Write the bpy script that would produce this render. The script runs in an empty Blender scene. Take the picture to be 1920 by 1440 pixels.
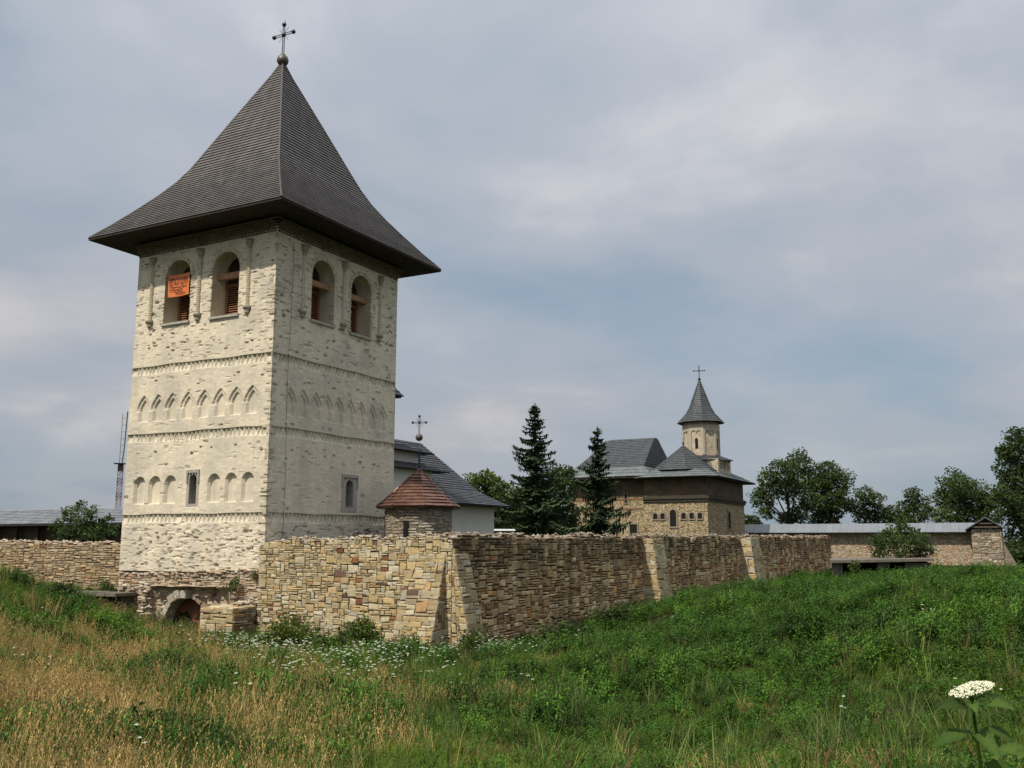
import bpy, math, random
import numpy as np
from mathutils import Vector, Matrix, noise as mnoise

random.seed(7)
RNG = np.random.default_rng(7)
scene = bpy.context.scene
COL = scene.collection

# ------------------------------------------------------------------ camera, sky, sun, exposure
FPX, HZ = 1786.0, 1015.0
PITCH = math.atan((HZ - 720) / FPX)
cam_d = bpy.data.cameras.new('camera'); cam = bpy.data.objects.new('camera', cam_d); COL.objects.link(cam)
cam_d.sensor_width = 36.0; cam_d.lens = FPX / 1920 * 36.0
cam_d.clip_start = 0.1; cam_d.clip_end = 6000
cam.location = (0, 0, 0); cam.rotation_euler = (math.pi / 2 + PITCH, 0, 0)
scene.camera = cam

TH = math.radians(28.07)
Rv = np.array([math.sin(TH), math.cos(TH)]); Lv = np.array([-math.cos(TH), math.sin(TH)])
C0 = 42.0 * np.array([math.sin(math.radians(-14.377)), math.cos(math.radians(-14.377))])
ALPHA = math.atan2(Rv[1], Rv[0])

SUN_AZ = TH + math.pi + math.radians(15)          # clockwise from +Y, direction towards the sun
SUN_EL = math.radians(53)
world = bpy.data.worlds.new('World'); scene.world = world; world.use_nodes = True
wn = world.node_tree.nodes; wl = world.node_tree.links
for n in list(wn): wn.remove(n)
def N(tree, t, **k):
    n = tree.nodes.new(t)
    for a, v in k.items(): setattr(n, a, v)
    return n
wt = world.node_tree
out = N(wt, 'ShaderNodeOutputWorld'); bg = N(wt, 'ShaderNodeBackground'); bg.inputs['Strength'].default_value = 0.1
sky = N(wt, 'ShaderNodeTexSky'); sky.sky_type = 'NISHITA'; sky.sun_disc = False
sky.sun_elevation = SUN_EL; sky.sun_rotation = SUN_AZ; sky.air_density = 1.0; sky.dust_density = 2.5
tc = N(wt, 'ShaderNodeTexCoord'); sep = N(wt, 'ShaderNodeSeparateXYZ')
wl.new(tc.outputs['Generated'], sep.inputs[0])
def M(tree, op, a, b=None, clamp=False):
    n = N(tree, 'ShaderNodeMath', operation=op, use_clamp=clamp)
    for i, v in enumerate((a, b)):
        if v is None: continue
        if isinstance(v, (int, float)): n.inputs[i].default_value = v
        else: tree.links.new(v, n.inputs[i])
    return n.outputs[0]
zc = M(wt, 'MAXIMUM', sep.outputs[2], 0.0)
den = M(wt, 'ADD', zc, 0.22)
comb = N(wt, 'ShaderNodeCombineXYZ')
wl.new(M(wt, 'DIVIDE', sep.outputs[0], den), comb.inputs[0]); wl.new(M(wt, 'DIVIDE', sep.outputs[1], den), comb.inputs[1])
def cloud_noise(scale, detail, rough, off, dist=0.0):
    mp = N(wt, 'ShaderNodeMapping'); wl.new(comb.outputs[0], mp.inputs[0]); mp.inputs['Location'].default_value = off
    nz = N(wt, 'ShaderNodeTexNoise'); nz.inputs['Scale'].default_value = scale; nz.inputs['Detail'].default_value = detail
    nz.inputs['Roughness'].default_value = rough; nz.inputs['Distortion'].default_value = dist
    wl.new(mp.outputs[0], nz.inputs['Vector']); return nz.outputs['Fac']
def ramp(tree, fac, stops, interp='EASE'):
    r = N(tree, 'ShaderNodeValToRGB'); r.color_ramp.interpolation = interp
    el = r.color_ramp.elements
    while len(el) > 1: el.remove(el[-1])
    for i, (p, c) in enumerate(stops):
        e = el[0] if i == 0 else el.new(p)
        e.position = p; e.color = (c, c, c, 1) if isinstance(c, (int, float)) else (*c, 1)
    tree.links.new(fac, r.inputs[0]); return r.outputs[0]
def mixc(tree, fac, a, b, blend='MIX'):
    m = N(tree, 'ShaderNodeMix', data_type='RGBA', blend_type=blend)
    for s, v in ((m.inputs['Factor'], fac), (m.inputs['A'], a), (m.inputs['B'], b)):
        if isinstance(v, (int, float)): s.default_value = v if s.type == 'VALUE' else (v, v, v, 1)
        elif isinstance(v, tuple): s.default_value = (*v, 1)
        else: tree.links.new(v, s)
    return m.outputs['Result']
n_big = cloud_noise(0.62, 5, 0.5, (3.1, 1.7, 0), 0.2)
n_mid = cloud_noise(1.7, 7, 0.52, (0.4, 5.2, 0), 0.2)
cover = ramp(wt, M(wt, 'ADD', M(wt, 'MULTIPLY', n_big, 0.66), M(wt, 'MULTIPLY', n_mid, 0.34)), [(0.37, 0.08), (0.49, 0.55), (0.62, 1.0)])
shade_n = ramp(wt, n_mid, [(0.3, (4.1, 4.3, 4.75)), (0.5, (4.75, 4.84, 5.22)), (0.7, (5.6, 5.58, 5.8))])
grad = ramp(wt, zc, [(0.0, 0.84), (0.25, 0.98), (0.52, 1.28), (0.75, 2.3), (1.0, 3.4)], 'LINEAR')
cl = mixc(wt, 1.0, shade_n, grad, 'MULTIPLY')
blue = mixc(wt, 0.7, sky.outputs[0], (2.95, 3.85, 4.75))
skyc = mixc(wt, cover, blue, cl)
wl.new(skyc, bg.inputs['Color']); wl.new(bg.outputs[0], out.inputs['Surface'])

sun_d = bpy.data.lights.new('sun', 'SUN'); sun_d.energy = 3.65; sun_d.angle = math.radians(1.0); sun_d.color = (1.0, 0.94, 0.83)
sun = bpy.data.objects.new('sun', sun_d); COL.objects.link(sun)
sd = Vector((math.sin(SUN_AZ) * math.cos(SUN_EL), math.cos(SUN_AZ) * math.cos(SUN_EL), math.sin(SUN_EL)))
sun.rotation_euler = (-sd).to_track_quat('-Z', 'Y').to_euler(); sun.location = sd * 80
vs = scene.view_settings
scene.display_settings.display_device = 'sRGB'
vs.view_transform = 'Standard'; vs.look = 'None'; vs.exposure = 0.1; vs.gamma = 1.0; vs.use_curve_mapping = False
scene.cycles.max_bounces = 6; scene.cycles.diffuse_bounces = 3; scene.cycles.transparent_max_bounces = 8

# ------------------------------------------------------------------ frames and measuring helpers
def loc(w):
    d = np.array([w[0], w[1]]) - C0
    return np.array([d @ Rv, d @ Lv, w[2]])
def wor(l):
    q = C0 + Rv * l[0] + Lv * l[1]
    return np.array([q[0], q[1], l[2]])
def ray(px, py):
    u, v = (px - 960) / FPX, (720 - py) / FPX
    c, s = math.cos(PITCH), math.sin(PITCH)
    return np.array([u, c - v * s, s + v * c])
def at(px, py, dep):                       # world point that far ahead
    r = ray(px, py); return r * (dep / r[1])

# ------------------------------------------------------------------ mesh collecting
class MB:
    def __init__(s): s.v = []; s.f = []; s.t = []; s.n = 0
    def add(s, verts, faces, tint=(1, 1, 1)):
        b = s.n
        s.v.extend([tuple(p) for p in verts]); s.n += len(verts)
        s.f.extend([tuple(i + b for i in f) for f in faces])
        if tint is not None and len(tint) == len(verts) and hasattr(tint[0], '__len__'): s.t.extend([tuple(c) for c in tint])
        else: s.t.extend([tuple(tint)] * len(verts))
        return s
    def join(s, o): return s.add(o.v, o.f, o.t if o.t else (1, 1, 1))
    def box(s, a, b, tint=(1, 1, 1), taper=0.0):
        x0, y0, z0 = [min(p, q) for p, q in zip(a, b)]; x1, y1, z1 = [max(p, q) for p, q in zip(a, b)]
        t = taper
        return s.add([(x0, y0, z0), (x1, y0, z0), (x1, y1, z0), (x0, y1, z0), (x0 + t, y0 + t, z1), (x1 - t, y0 + t, z1), (x1 - t, y1 - t, z1), (x0 + t, y1 - t, z1)],
                     [(3, 2, 1, 0), (4, 5, 6, 7), (0, 1, 5, 4), (1, 2, 6, 5), (2, 3, 7, 6), (3, 0, 4, 7)], tint)
    def tube(s, pts, rad, n=6, tint=(1, 1, 1), cap=True):
        pts = [Vector(p) for p in pts]; rr = rad if hasattr(rad, '__len__') else [rad] * len(pts)
        V = []; F = []
        for i, p in enumerate(pts):
            d = (pts[min(i + 1, len(pts) - 1)] - pts[max(i - 1, 0)]).normalized()
            a = d.orthogonal().normalized() if abs(d.z) > .99 else d.cross(Vector((0, 0, 1))).normalized()
            b = d.cross(a)
            for k in range(n):
                w = 2 * math.pi * k / n
                V.append(p + (a * math.cos(w) + b * math.sin(w)) * rr[i])
        for i in range(len(pts) - 1):
            for k in range(n):
                k2 = (k + 1) % n
                F.append((i * n + k, i * n + k2, (i + 1) * n + k2, (i + 1) * n + k))
        if cap: F.append(tuple(range(n))[::-1]); F.append(tuple(range((len(pts) - 1) * n, len(pts) * n)))
        return s.add(V, F, tint)
    def lathe(s, c, prof, n=16, rot=0.0, tint=(1, 1, 1), sx=1.0, sy=1.0):
        V = []; F = []
        for r, z in prof:
            for k in range(n):
                w = rot + 2 * math.pi * k / n
                V.append((c[0] + r * math.cos(w) * sx, c[1] + r * math.sin(w) * sy, c[2] + z))
        for i in range(len(prof) - 1):
            for k in range(n):
                k2 = (k + 1) % n
                F.append((i * n + k, i * n + k2, (i + 1) * n + k2, (i + 1) * n + k))
        F.append(tuple(range(n))[::-1]); F.append(tuple(range((len(prof) - 1) * n, len(prof) * n)))
        return s.add(V, F, tint)
    def prism(s, poly, h0, h1, axis, tint=(1, 1, 1)):       # poly in two local axes, extruded along the third
        n = len(poly)
        def P(q, h):
            if axis == 0: return (h, q[0], q[1])
            if axis == 1: return (q[0], h, q[1])
            return (q[0], q[1], h)
        V = [P(q, h0) for q in poly] + [P(q, h1) for q in poly]
        F = [tuple(range(n)), tuple(range(n, 2 * n))[::-1]] + [(i, i + n, (i + 1) % n + n, (i + 1) % n) for i in range(n)]
        return s.add(V, F, tint)
    def ball(s, c, r, tint=(1, 1, 1), n=10, m=6, sz=1.0):
        pr = [(max(1e-4, r * math.sin(math.pi * i / m)), -r * sz * math.cos(math.pi * i / m)) for i in range(m + 1)]
        return s.lathe(c, pr, n, 0, tint)

def mesh_np(name, v, f, tint=None, smooth=False):
    me = bpy.data.meshes.new(name)
    v = np.asarray(v, dtype=np.float32).reshape(-1, 3)
    if isinstance(f, np.ndarray):
        k = f.shape[1]; nf = f.shape[0]
        me.vertices.add(len(v)); me.vertices.foreach_set('co', v.ravel())
        me.loops.add(nf * k); me.loops.foreach_set('vertex_index', f.astype(np.int32).ravel())
        me.polygons.add(nf); me.polygons.foreach_set('loop_start', np.arange(0, nf * k, k, dtype=np.int32))
        me.update(calc_edges=True)
    else:
        me.from_pydata(v.tolist(), [], f); me.update()
    if tint is not None:
        a = me.color_attributes.new('tint', 'FLOAT_COLOR', 'POINT')
        t = np.ones((len(v), 4), np.float32); t[:, :3] = np.asarray(tint, dtype=np.float32).reshape(-1, 3)
        a.data.foreach_set('color', t.ravel())
    if smooth: me.polygons.foreach_set('use_smooth', np.ones(len(me.polygons), dtype=bool))
    return me
BASE = {}
def part(name, mb, mat, parent, label=None, kind=None, smooth=False):
    """a mesh part of a thing, in the frame of the thing's base"""
    b = BASE[parent.name]
    v = (np.asarray(mb.v, dtype=np.float64).reshape(-1, 3) - np.array(b))
    o = bpy.data.objects.new(name, mesh_np(name, v, mb.f, mb.t, smooth)); COL.objects.link(o)
    o.data.materials.append(mat); o.parent = parent
    BASE[o.name] = b
    if label: o['label'] = label
    if kind: o['kind'] = kind
    return o
def thing(name, label, cat, base, group=None, rot=None):
    """an Empty at the base; base in the compound's own frame unless rot is given"""
    o = bpy.data.objects.new(name, None); COL.objects.link(o); o.empty_display_size = 0.3
    if rot is None: o.location = wor(base); o.rotation_euler = (0, 0, ALPHA)
    else: o.location = base; o.rotation_euler = (0, 0, rot)
    o['label'] = label; o['category'] = cat
    if group: o['group'] = group
    BASE[o.name] = tuple(base) if rot is None else (0, 0, 0)
    return o
def structure(name, me, mat):
    o = bpy.data.objects.new(name, me); COL.objects.link(o); o.data.materials.append(mat); o['kind'] = 'structure'
    return o
def join_all(ms):
    r = MB()
    for m in ms: r.join(m)
    return r

# ------------------------------------------------------------------ materials
def new_mat(name, rough=0.9, spec=0.2):
    m = bpy.data.materials.new(name); m.use_nodes = True
    b = m.node_tree.nodes['Principled BSDF']; b.inputs['Roughness'].default_value = rough
    b.inputs['Specular IOR Level'].default_value = spec
    return m, m.node_tree, b
def nz(t, scale, detail=4, rough=0.55, vec=None, dist=0.0, stretch=None):
    n = N(t, 'ShaderNodeTexNoise'); n.inputs['Scale'].default_value = scale; n.inputs['Detail'].default_value = detail
    n.inputs['Roughness'].default_value = rough; n.inputs['Distortion'].default_value = dist
    if vec is None: vec = N(t, 'ShaderNodeTexCoord').outputs['Object']
    if stretch:
        mp = N(t, 'ShaderNodeMapping'); mp.inputs['Scale'].default_value = stretch; t.links.new(vec, mp.inputs[0]); vec = mp.outputs[0]
    t.links.new(vec, n.inputs['Vector']); return n.outputs['Fac']
def bump(t, b, h, strength, dist=0.02):
    bp = N(t, 'ShaderNodeBump'); bp.inputs['Strength'].default_value = strength; bp.inputs['Distance'].default_value = dist
    t.links.new(h, bp.inputs['Height']); t.links.new(bp.outputs[0], b.inputs['Normal'])
def tint_of(t):
    a = N(t, 'ShaderNodeVertexColor'); a.layer_name = 'tint'; return a.outputs['Color']
def simple(name, col, rough=0.85, var=0.25, scale=6.0, spec=0.2, bmp=0.25, metal=0.0, stretch=None, tint=False):
    m, t, b = new_mat(name, rough, spec); b.inputs['Metallic'].default_value = metal
    f = nz(t, scale, 6, 0.6, stretch=stretch)
    c = ramp(t, f, [(0.25, tuple(x * (1 - var) for x in col)), (0.75, tuple(x * (1 + var) for x in col))], 'LINEAR')
    if tint: c = mixc(t, 1.0, c, tint_of(t), 'MULTIPLY')
    t.links.new(c, b.inputs['Base Color'])
    if bmp: bump(t, b, f, bmp)
    return m
def make_plaster():
    m, t, b = new_mat('lime_plaster', 0.93, 0.12)
    big = nz(t, 0.55, 5, 0.6); mid = nz(t, 3.2, 7, 0.62); fine = nz(t, 24, 6, 0.65); flat = nz(t, 5.0, 5, 0.6, stretch=(1, 1, 3.2))
    c = ramp(t, mid, [(0.25, (0.655, 0.55, 0.395)), (0.5, (0.74, 0.638, 0.478)), (0.78, (0.79, 0.705, 0.555))], 'LINEAR')
    c = mixc(t, ramp(t, big, [(0.40, 0.0), (0.66, 0.8)]), c, (0.53, 0.475, 0.38))
    c = mixc(t, ramp(t, flat, [(0.60, 0.0), (0.72, 0.55)]), c, (0.47, 0.42, 0.34))
    sv = nz(t, 1.3, 4, 0.6, stretch=(3.0, 3.0, 0.16))
    c = mixc(t, ramp(t, sv, [(0.50, 0.0), (0.72, 0.42)]), c, (0.46, 0.425, 0.36))
    ex = N(t, 'ShaderNodeSeparateColor'); t.links.new(tint_of(t), ex.inputs[0])     # red: how far the stone shows through the plaster
    st = ramp(t, mid, [(0.3, (0.20, 0.17, 0.125)), (0.7, (0.40, 0.34, 0.26))], 'LINEAR')
    c = mixc(t, M(t, 'SUBTRACT', 1.0, ex.outputs[0], True), c, st)
    t.links.new(c, b.inputs['Base Color'])
    h = M(t, 'ADD', M(t, 'MULTIPLY', mid, 0.7), M(t, 'MULTIPLY', fine, 0.35))
    bump(t, b, h, 0.6, 0.03)
    return m
def make_stone(name, gain=(1, 1, 1), stain=0.0, zstain=None):
    m, t, b = new_mat(name, 0.92, 0.15)
    v = N(t, 'ShaderNodeTexCoord').outputs['Object']
    f = nz(t, 9, 7, 0.65, v); g = nz(t, 1.1, 4, 0.6, v)
    k = ramp(t, f, [(0.25, (0.70 * gain[0], 0.68 * gain[1], 0.64 * gain[2])), (0.75, (1.2 * gain[0], 1.2 * gain[1], 1.2 * gain[2]))], 'LINEAR')
    c = mixc(t, 1.0, tint_of(t), k, 'MULTIPLY')
    if stain:
        s2 = nz(t, 0.8, 5, 0.6, v, stretch=(1.3, 1.3, 0.45))
        c = mixc(t, ramp(t, s2, [(0.44, 0.0), (0.62, stain)]), c, (0.085, 0.062, 0.040))
    if zstain:                                               # dark lichen along the weathered top of the wall
        sz = N(t, 'ShaderNodeSeparateXYZ'); t.links.new(v, sz.inputs[0])
        hz_ = M(t, 'MULTIPLY', M(t, 'SUBTRACT', sz.outputs[2], zstain), 0.75, True)
        c = mixc(t, M(t, 'MULTIPLY', hz_, ramp(t, nz(t, 1.6, 5, 0.65, v, stretch=(1.2, 1.2, .5)), [(0.36, 0.0), (0.62, 0.85)])), c, (0.075, 0.052, 0.034))
    c = mixc(t, ramp(t, g, [(0.58, 0.0), (0.75, 0.22)]), c, (0.22, 0.21, 0.16))
    t.links.new(c, b.inputs['Base Color']); bump(t, b, f, 0.7, 0.03)
    return m
def make_rubble(name, cols, scale=2.2, joint=(0.2, 0.17, 0.13), zs=2.0, jw=0.05, str_=0.8):
    """masonry too far away to tell its stones apart"""
    m, t, b = new_mat(name, 0.93, 0.12)
    v = N(t, 'ShaderNodeTexCoord').outputs['Object']
    mp = N(t, 'ShaderNodeMapping'); mp.inputs['Scale'].default_value = (1, 1, zs); t.links.new(v, mp.inputs[0])
    wob = N(t, 'ShaderNodeTexNoise'); wob.inputs['Scale'].default_value = 2.0; t.links.new(v, wob.inputs['Vector'])
    vv = mixc(t, 0.12, mp.outputs[0], wob.outputs['Color'], 'ADD')
    vo = N(t, 'ShaderNodeTexVoronoi'); vo.inputs['Scale'].default_value = scale; t.links.new(vv, vo.inputs['Vector'])
    ve = N(t, 'ShaderNodeTexVoronoi', feature='DISTANCE_TO_EDGE'); ve.inputs['Scale'].default_value = scale; t.links.new(vv, ve.inputs['Vector'])
    sx = N(t, 'ShaderNodeSeparateColor'); t.links.new(vo.outputs['Color'], sx.inputs[0])
    n = len(cols)
    c = ramp(t, sx.outputs[0], [(i / (n - 1), col) for i, col in enumerate(cols)], 'LINEAR')
    f = nz(t, 3.0, 6, 0.6, v); g = nz(t, 0.5, 4, 0.6, v)
    c = mixc(t, 1.0, c, ramp(t, f, [(0.25, 0.7), (0.75, 1.2)], 'LINEAR'), 'MULTIPLY')
    e = ramp(t, ve.outputs['Distance'], [(0.0, 0.0), (jw, 1.0)])
    c = mixc(t, e, joint, c)
    c = mixc(t, ramp(t, g, [(0.5, 0.0), (0.7, 0.4)]), c, tuple(x * 0.55 for x in cols[0]))
    t.links.new(c, b.inputs['Base Color'])
    bump(t, b, M(t, 'ADD', e, M(t, 'MULTIPLY', f, 0.5)), str_, 0.05)
    return m
def make_leaf(name, col, hue=0.25, trans=0.35, patch=0.4, tint=False, dry=None):
    m, t, b = new_mat(name, 0.7, 0.25)
    geo = N(t, 'ShaderNodeNewGeometry').outputs['Position']
    oi = N(t, 'ShaderNodeObjectInfo').outputs['Random']
    g = nz(t, patch, 3, 0.6, geo)
    c = ramp(t, g, [(0.3, tuple(x * 0.72 for x in col)), (0.55, col), (0.75, (col[0] * 1.5, col[1] * 1.22, col[2] * 1.0))], 'LINEAR')
    c = mixc(t, 1.0, c, ramp(t, nz(t, .13, 3, .6, geo), [(.36, (.78, .84, .8)), (.52, (1, 1, 1)), (.66, (1.3, 1.2, 1.05))], 'LINEAR'), 'MULTIPLY')
    if dry: c = mixc(t, ramp(t, oi, [(0.55, 0.0), (0.95, 1.0)], 'LINEAR'), c, dry)
    c = mixc(t, 1.0, c, ramp(t, oi, [(0.0, 1 - hue), (1.0, 1 + hue)], 'LINEAR'), 'MULTIPLY')
    if tint: c = mixc(t, 1.0, c, tint_of(t), 'MULTIPLY')
    t.links.new(c, b.inputs['Base Color'])
    tr = N(t, 'ShaderNodeBsdfTranslucent'); t.links.new(c, tr.inputs['Color'])
    mx = N(t, 'ShaderNodeMixShader'); mx.inputs[0].default_value = trans
    o = [n for n in t.nodes if n.type == 'OUTPUT_MATERIAL'][0]
    t.links.new(b.outputs[0], mx.inputs[1]); t.links.new(tr.outputs[0], mx.inputs[2]); t.links.new(mx.outputs[0], o.inputs['Surface'])
    return m
PLASTER = make_plaster()
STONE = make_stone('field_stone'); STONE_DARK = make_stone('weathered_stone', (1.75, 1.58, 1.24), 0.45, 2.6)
MORTAR = simple('old_mortar', (0.13, 0.10, 0.065), 0.95, 0.35, 5, 0.1, 0.6)
MORTAR_DARK = simple('dark_mortar', (0.085, 0.065, 0.045), 0.95, 0.4, 5, 0.1, 0.6)
SHINGLE = simple('weathered_shingle', (0.106, 0.094, 0.088), 0.62, 0.42, 1.6, 0.45, 0.3, tint=True, stretch=(1.6, 1.6, .35))
SLATE = simple('slate_shingle', (0.066, 0.067, 0.075), 0.6, 0.3, 3, 0.45, 0.3, tint=True)
GREYSH = simple('green_grey_shingle', (0.060, 0.066, 0.068), 0.6, 0.3, 2, 0.4, 0.3, tint=True)
PALE_SH = simple('silver_shingle', (0.17, 0.18, 0.195), 0.7, 0.25, 1.2, 0.35, 0.3, tint=True)
SKIRT = simple('patinated_sheet', (0.125, 0.14, 0.135), 0.6, 0.3, 1.2, 0.4, 0.3, tint=True)
COPPER = simple('copper_sheet', (0.20, 0.105, 0.072), 0.42, 0.35, 4, 0.5, 0.2, 0.55, tint=True)
SOFFIT = simple('dark_soffit_board', (0.045, 0.034, 0.030), 0.8, 0.4, 5, 0.2, 0.3)
IRON = simple('black_iron', (0.022, 0.025, 0.030), 0.5, 0.3, 20, 0.5, 0.1, 0.4)
BRONZE = simple('dull_bronze', (0.115, 0.10, 0.075), 0.5, 0.3, 6, 0.5, 0.1, 0.5)
WOOD = simple('shutter_wood', (0.30, 0.135, 0.065), 0.7, 0.35, 9, 0.25, 0.3, stretch=(4, 4, 0.6))
BEAM = simple('raw_beam', (0.36, 0.20, 0.11), 0.75, 0.3, 6, 0.25, 0.3)
DOORW = simple('door_plank', (0.20, 0.082, 0.042), 0.75, 0.4, 4, 0.25, 0.3, stretch=(6, 6, 0.5))
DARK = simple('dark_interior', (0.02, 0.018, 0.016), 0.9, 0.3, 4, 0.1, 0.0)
ORANGE = simple('orange_banner', (0.72, 0.20, 0.055), 0.6, 0.10, 2, 0.3, 0.05)
INK = simple('banner_ink', (0.05, 0.02, 0.035), 0.7, 0.2, 9, 0.2, 0.0)
GREYSTONE = simple('carved_grey_stone', (0.36, 0.335, 0.29), 0.9, 0.25, 7, 0.15, 0.5, tint=True)
BRICKM = simple('lime_washed_brick', (0.62, 0.55, 0.42), 0.92, 0.22, 7, 0.12, 0.5, tint=True)
WHITEW = simple('white_render', (0.66, 0.625, 0.535), 0.9, 0.06, 1.0, 0.15, 0.1)
CONCRETE = simple('grey_concrete', (0.16, 0.14, 0.115), 0.95, 0.3, 2.5, 0.1, 0.4)
SHEET = simple('pale_zinc_sheet', (0.20, 0.215, 0.225), 0.5, 0.10, 0.8, 0.4, 0.1, 0.2, tint=True)
WHITEP = simple('white_paint', (0.75, 0.76, 0.76), 0.5, 0.06, 3, 0.4, 0.0)
MASTG = simple('distant_mast_white', (0.34, 0.33, 0.33), 0.6, 0.1, 3, 0.3, 0.0)  # white of the mast, greyed by distance haze in the colour itself
REDP = simple('distant_mast_red', (0.16, 0.10, 0.10), 0.6, 0.1, 3, 0.3, 0.0)  # red of the mast, its distance haze mixed into the colour
BARK = simple('grey_brown_bark', (0.075, 0.058, 0.044), 0.95, 0.4, 6, 0.1, 0.5)
CHURCH_STONE = make_rubble('church_rubble', [(0.30, 0.21, 0.11), (0.46, 0.345, 0.19), (0.56, 0.44, 0.27), (0.42, 0.33, 0.20), (0.62, 0.52, 0.35)], 2.6, (0.12, 0.09, 0.06), 2.4, 0.12)
CHURCH_UP = make_rubble('church_upper_shaded_wall', [(0.10, 0.075, 0.052), (0.145, 0.105, 0.07), (0.12, 0.092, 0.065), (0.18, 0.115, 0.075)], 1.2, (0.13, 0.10, 0.07), 1.5, 0.03, 0.35)  # dark brown upper walls, with the eaves' shadow put into the colour
COVER_STONE = make_rubble('court_wall_rubble', [(0.40, 0.29, 0.19), (0.52, 0.43, 0.31), (0.44, 0.27, 0.15), (0.55, 0.48, 0.37), (0.5, 0.38, 0.26)], 2.3, (0.2, 0.15, 0.10), 2.4, 0.10)
TURRET_STONE = make_rubble('turret_rubble', [(0.22, 0.18, 0.13), (0.31, 0.26, 0.19), (0.27, 0.23, 0.18), (0.36, 0.31, 0.23)], 3.2, (0.15, 0.12, 0.09), 3.0, 0.07)
DRUM = simple('drum_plaster', (0.48, 0.40, 0.29), 0.92, 0.42, 1.6, 0.12, 0.6)

# ------------------------------------------------------------------ the ground
CP = [(0,1440,11.5),(480,1440,13),(960,1440,14.5),(1440,1440,13.5),(1920,1440,10),
      (0,1335,16),(480,1335,18),(960,1335,20),(1440,1335,18.5),(1920,1335,14),
      (0,1258,20),(300,1268,23),(650,1270,26.5),(960,1270,26.5),(1300,1258,25),(1600,1248,22),(1920,1248,19),
      (0,1198,23),(200,1225,27),(450,1236,33),(640,1236,33),(820,1240,33),(950,1240,35.5),(1010,1244,36),(1075,1238,37),
      (0,1100,28),(60,1105,29),(120,1133,30.5),(200,1160,33),(250,1180,35),(310,1196,37),(380,1218,38),
      (1150,1224,39.5),(1210,1184,42),(1270,1152,46),(1340,1120,51),(1400,1104,56),(1465,1110,57),(1507,1150,55),(1560,1110,64),
      (1650,1096,70),(1800,1092,68),(1920,1090,66),(1400,1165,36),(1700,1140,36),(1900,1130,34),(1200,1235,28)]
pts = [tuple(at(*c)) for c in CP]
pts += [(0, 0, -1.66), (-5, 0.5, -1.6), (5, 0.5, -1.65), (0, -9, -1.6), (2.6, 5, -2.0), (-4, 5, -1.9), (9, 6, -1.9), (-12, 12, -1.9), (14, 14, -2.1), (22, 25, -1.7), (-20, 20, -1.1)]
for l, z in (((-1.0, -3), -4.05), ((-1.0, 4), -4.2), ((-3, 4.5), -4.15), ((-1.2, -8), -3.95), ((2, -11.5), -3.95), ((10, -11.5), -3.95), ((20, -12.5), -4.0), ((32, -12.5), -4.0), ((45, -12), -3.7), ((60, -12), -3.2), ((75, -12), -2.9),
             ((0, 12), -2.7), ((0, 18), -2.3), ((-1, 24), -2.0), ((0, 30), -1.9), ((-9, 20), -1.2)):
    w = wor((l[0], l[1], 0)); pts.append((w[0], w[1], z))
for a in range(-90, 91, 12):
    for rr in (125, 170): pts.append((rr * math.sin(math.radians(a)), rr * math.cos(math.radians(a)), -2.4))
for a in range(100, 261, 20): pts.append((60 * math.sin(math.radians(a)), 60 * math.cos(math.radians(a)), -2.0))
PT = np.array(pts)
def gnoise(S, Z, sc, seed, zs=1.0):
    r = np.random.default_rng(seed); g = r.uniform(-1, 1, (96, 96))
    u, v = S * sc + 40, Z * sc * zs + 40
    iu, iv = np.floor(u).astype(int), np.floor(v).astype(int); fu, fv = u - iu, v - iv
    fu, fv = fu * fu * (3 - 2 * fu), fv * fv * (3 - 2 * fv)
    a = g[iv % 96, iu % 96] * (1 - fu) + g[iv % 96, (iu + 1) % 96] * fu
    c = g[(iv + 1) % 96, iu % 96] * (1 - fu) + g[(iv + 1) % 96, (iu + 1) % 96] * fu
    return a * (1 - fv) + c * fv
def phi(d): return np.where(d > 1e-6, d * d * np.log(np.maximum(d, 1e-6)), 0.0)
dm = np.hypot(PT[:, None, 0] - PT[None, :, 0], PT[:, None, 1] - PT[None, :, 1]) / 30
nP = len(PT); A = np.zeros((nP + 3, nP + 3)); A[:nP, :nP] = phi(dm) + 0.004 * np.eye(nP)
A[:nP, nP] = 1; A[:nP, nP + 1:] = PT[:, :2] / 30; A[nP:, :nP] = A[:nP, nP:].T
WTS = np.linalg.solve(A, np.concatenate([PT[:, 2], np.zeros(3)]))
def ground_z(x, y):
    x = np.atleast_1d(np.asarray(x, float)); y = np.atleast_1d(np.asarray(y, float)); o = np.empty(len(x))
    for i in range(0, len(x), 20000):
        xs, ys = x[i:i + 20000], y[i:i + 20000]
        d = np.hypot(xs[:, None] - PT[None, :, 0], ys[:, None] - PT[None, :, 1]) / 30
        o[i:i + 20000] = phi(d) @ WTS[:nP] + WTS[nP] + (xs * WTS[nP + 1] + ys * WTS[nP + 2]) / 30
    # inside the walls the court is level
    dx, dy = x - C0[0], y - C0[1]
    lx, ly = dx * Rv[0] + dy * Rv[1], dx * Lv[0] + dy * Lv[1]
    ins = np.clip((lx - 0.4) / 0.6, 0, 1) * np.clip((ly + 9.2) / 0.4, 0, 1)
    o = o * (1 - ins) + -2.1 * ins
    rr = np.hypot(x, y); lumpy = np.clip((rr - 6) / 8, 0, 1) * np.clip((88 - rr) / 20, 0, 1) * (1 - ins) * (1 - .8 * np.exp(-((ly + 11) / 2.0) ** 2) * (lx > -2)) * np.clip((x / np.maximum(y, 1) + .12) / .15, .25, 1) * (1 + .8 * np.clip((x / np.maximum(y, 1) - .02) / .1, 0, 1) * np.clip((rr - 20) / 6, 0, 1))
    o = o + lumpy * (.30 * gnoise(x, y, .36, 91) + .17 * gnoise(x, y, .95, 92))
    far = np.clip((rr - 118) / 40, 0, 1)
    return np.clip(o * (1 - far) - 2.4 * far, -4.6, 1.5)
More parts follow.
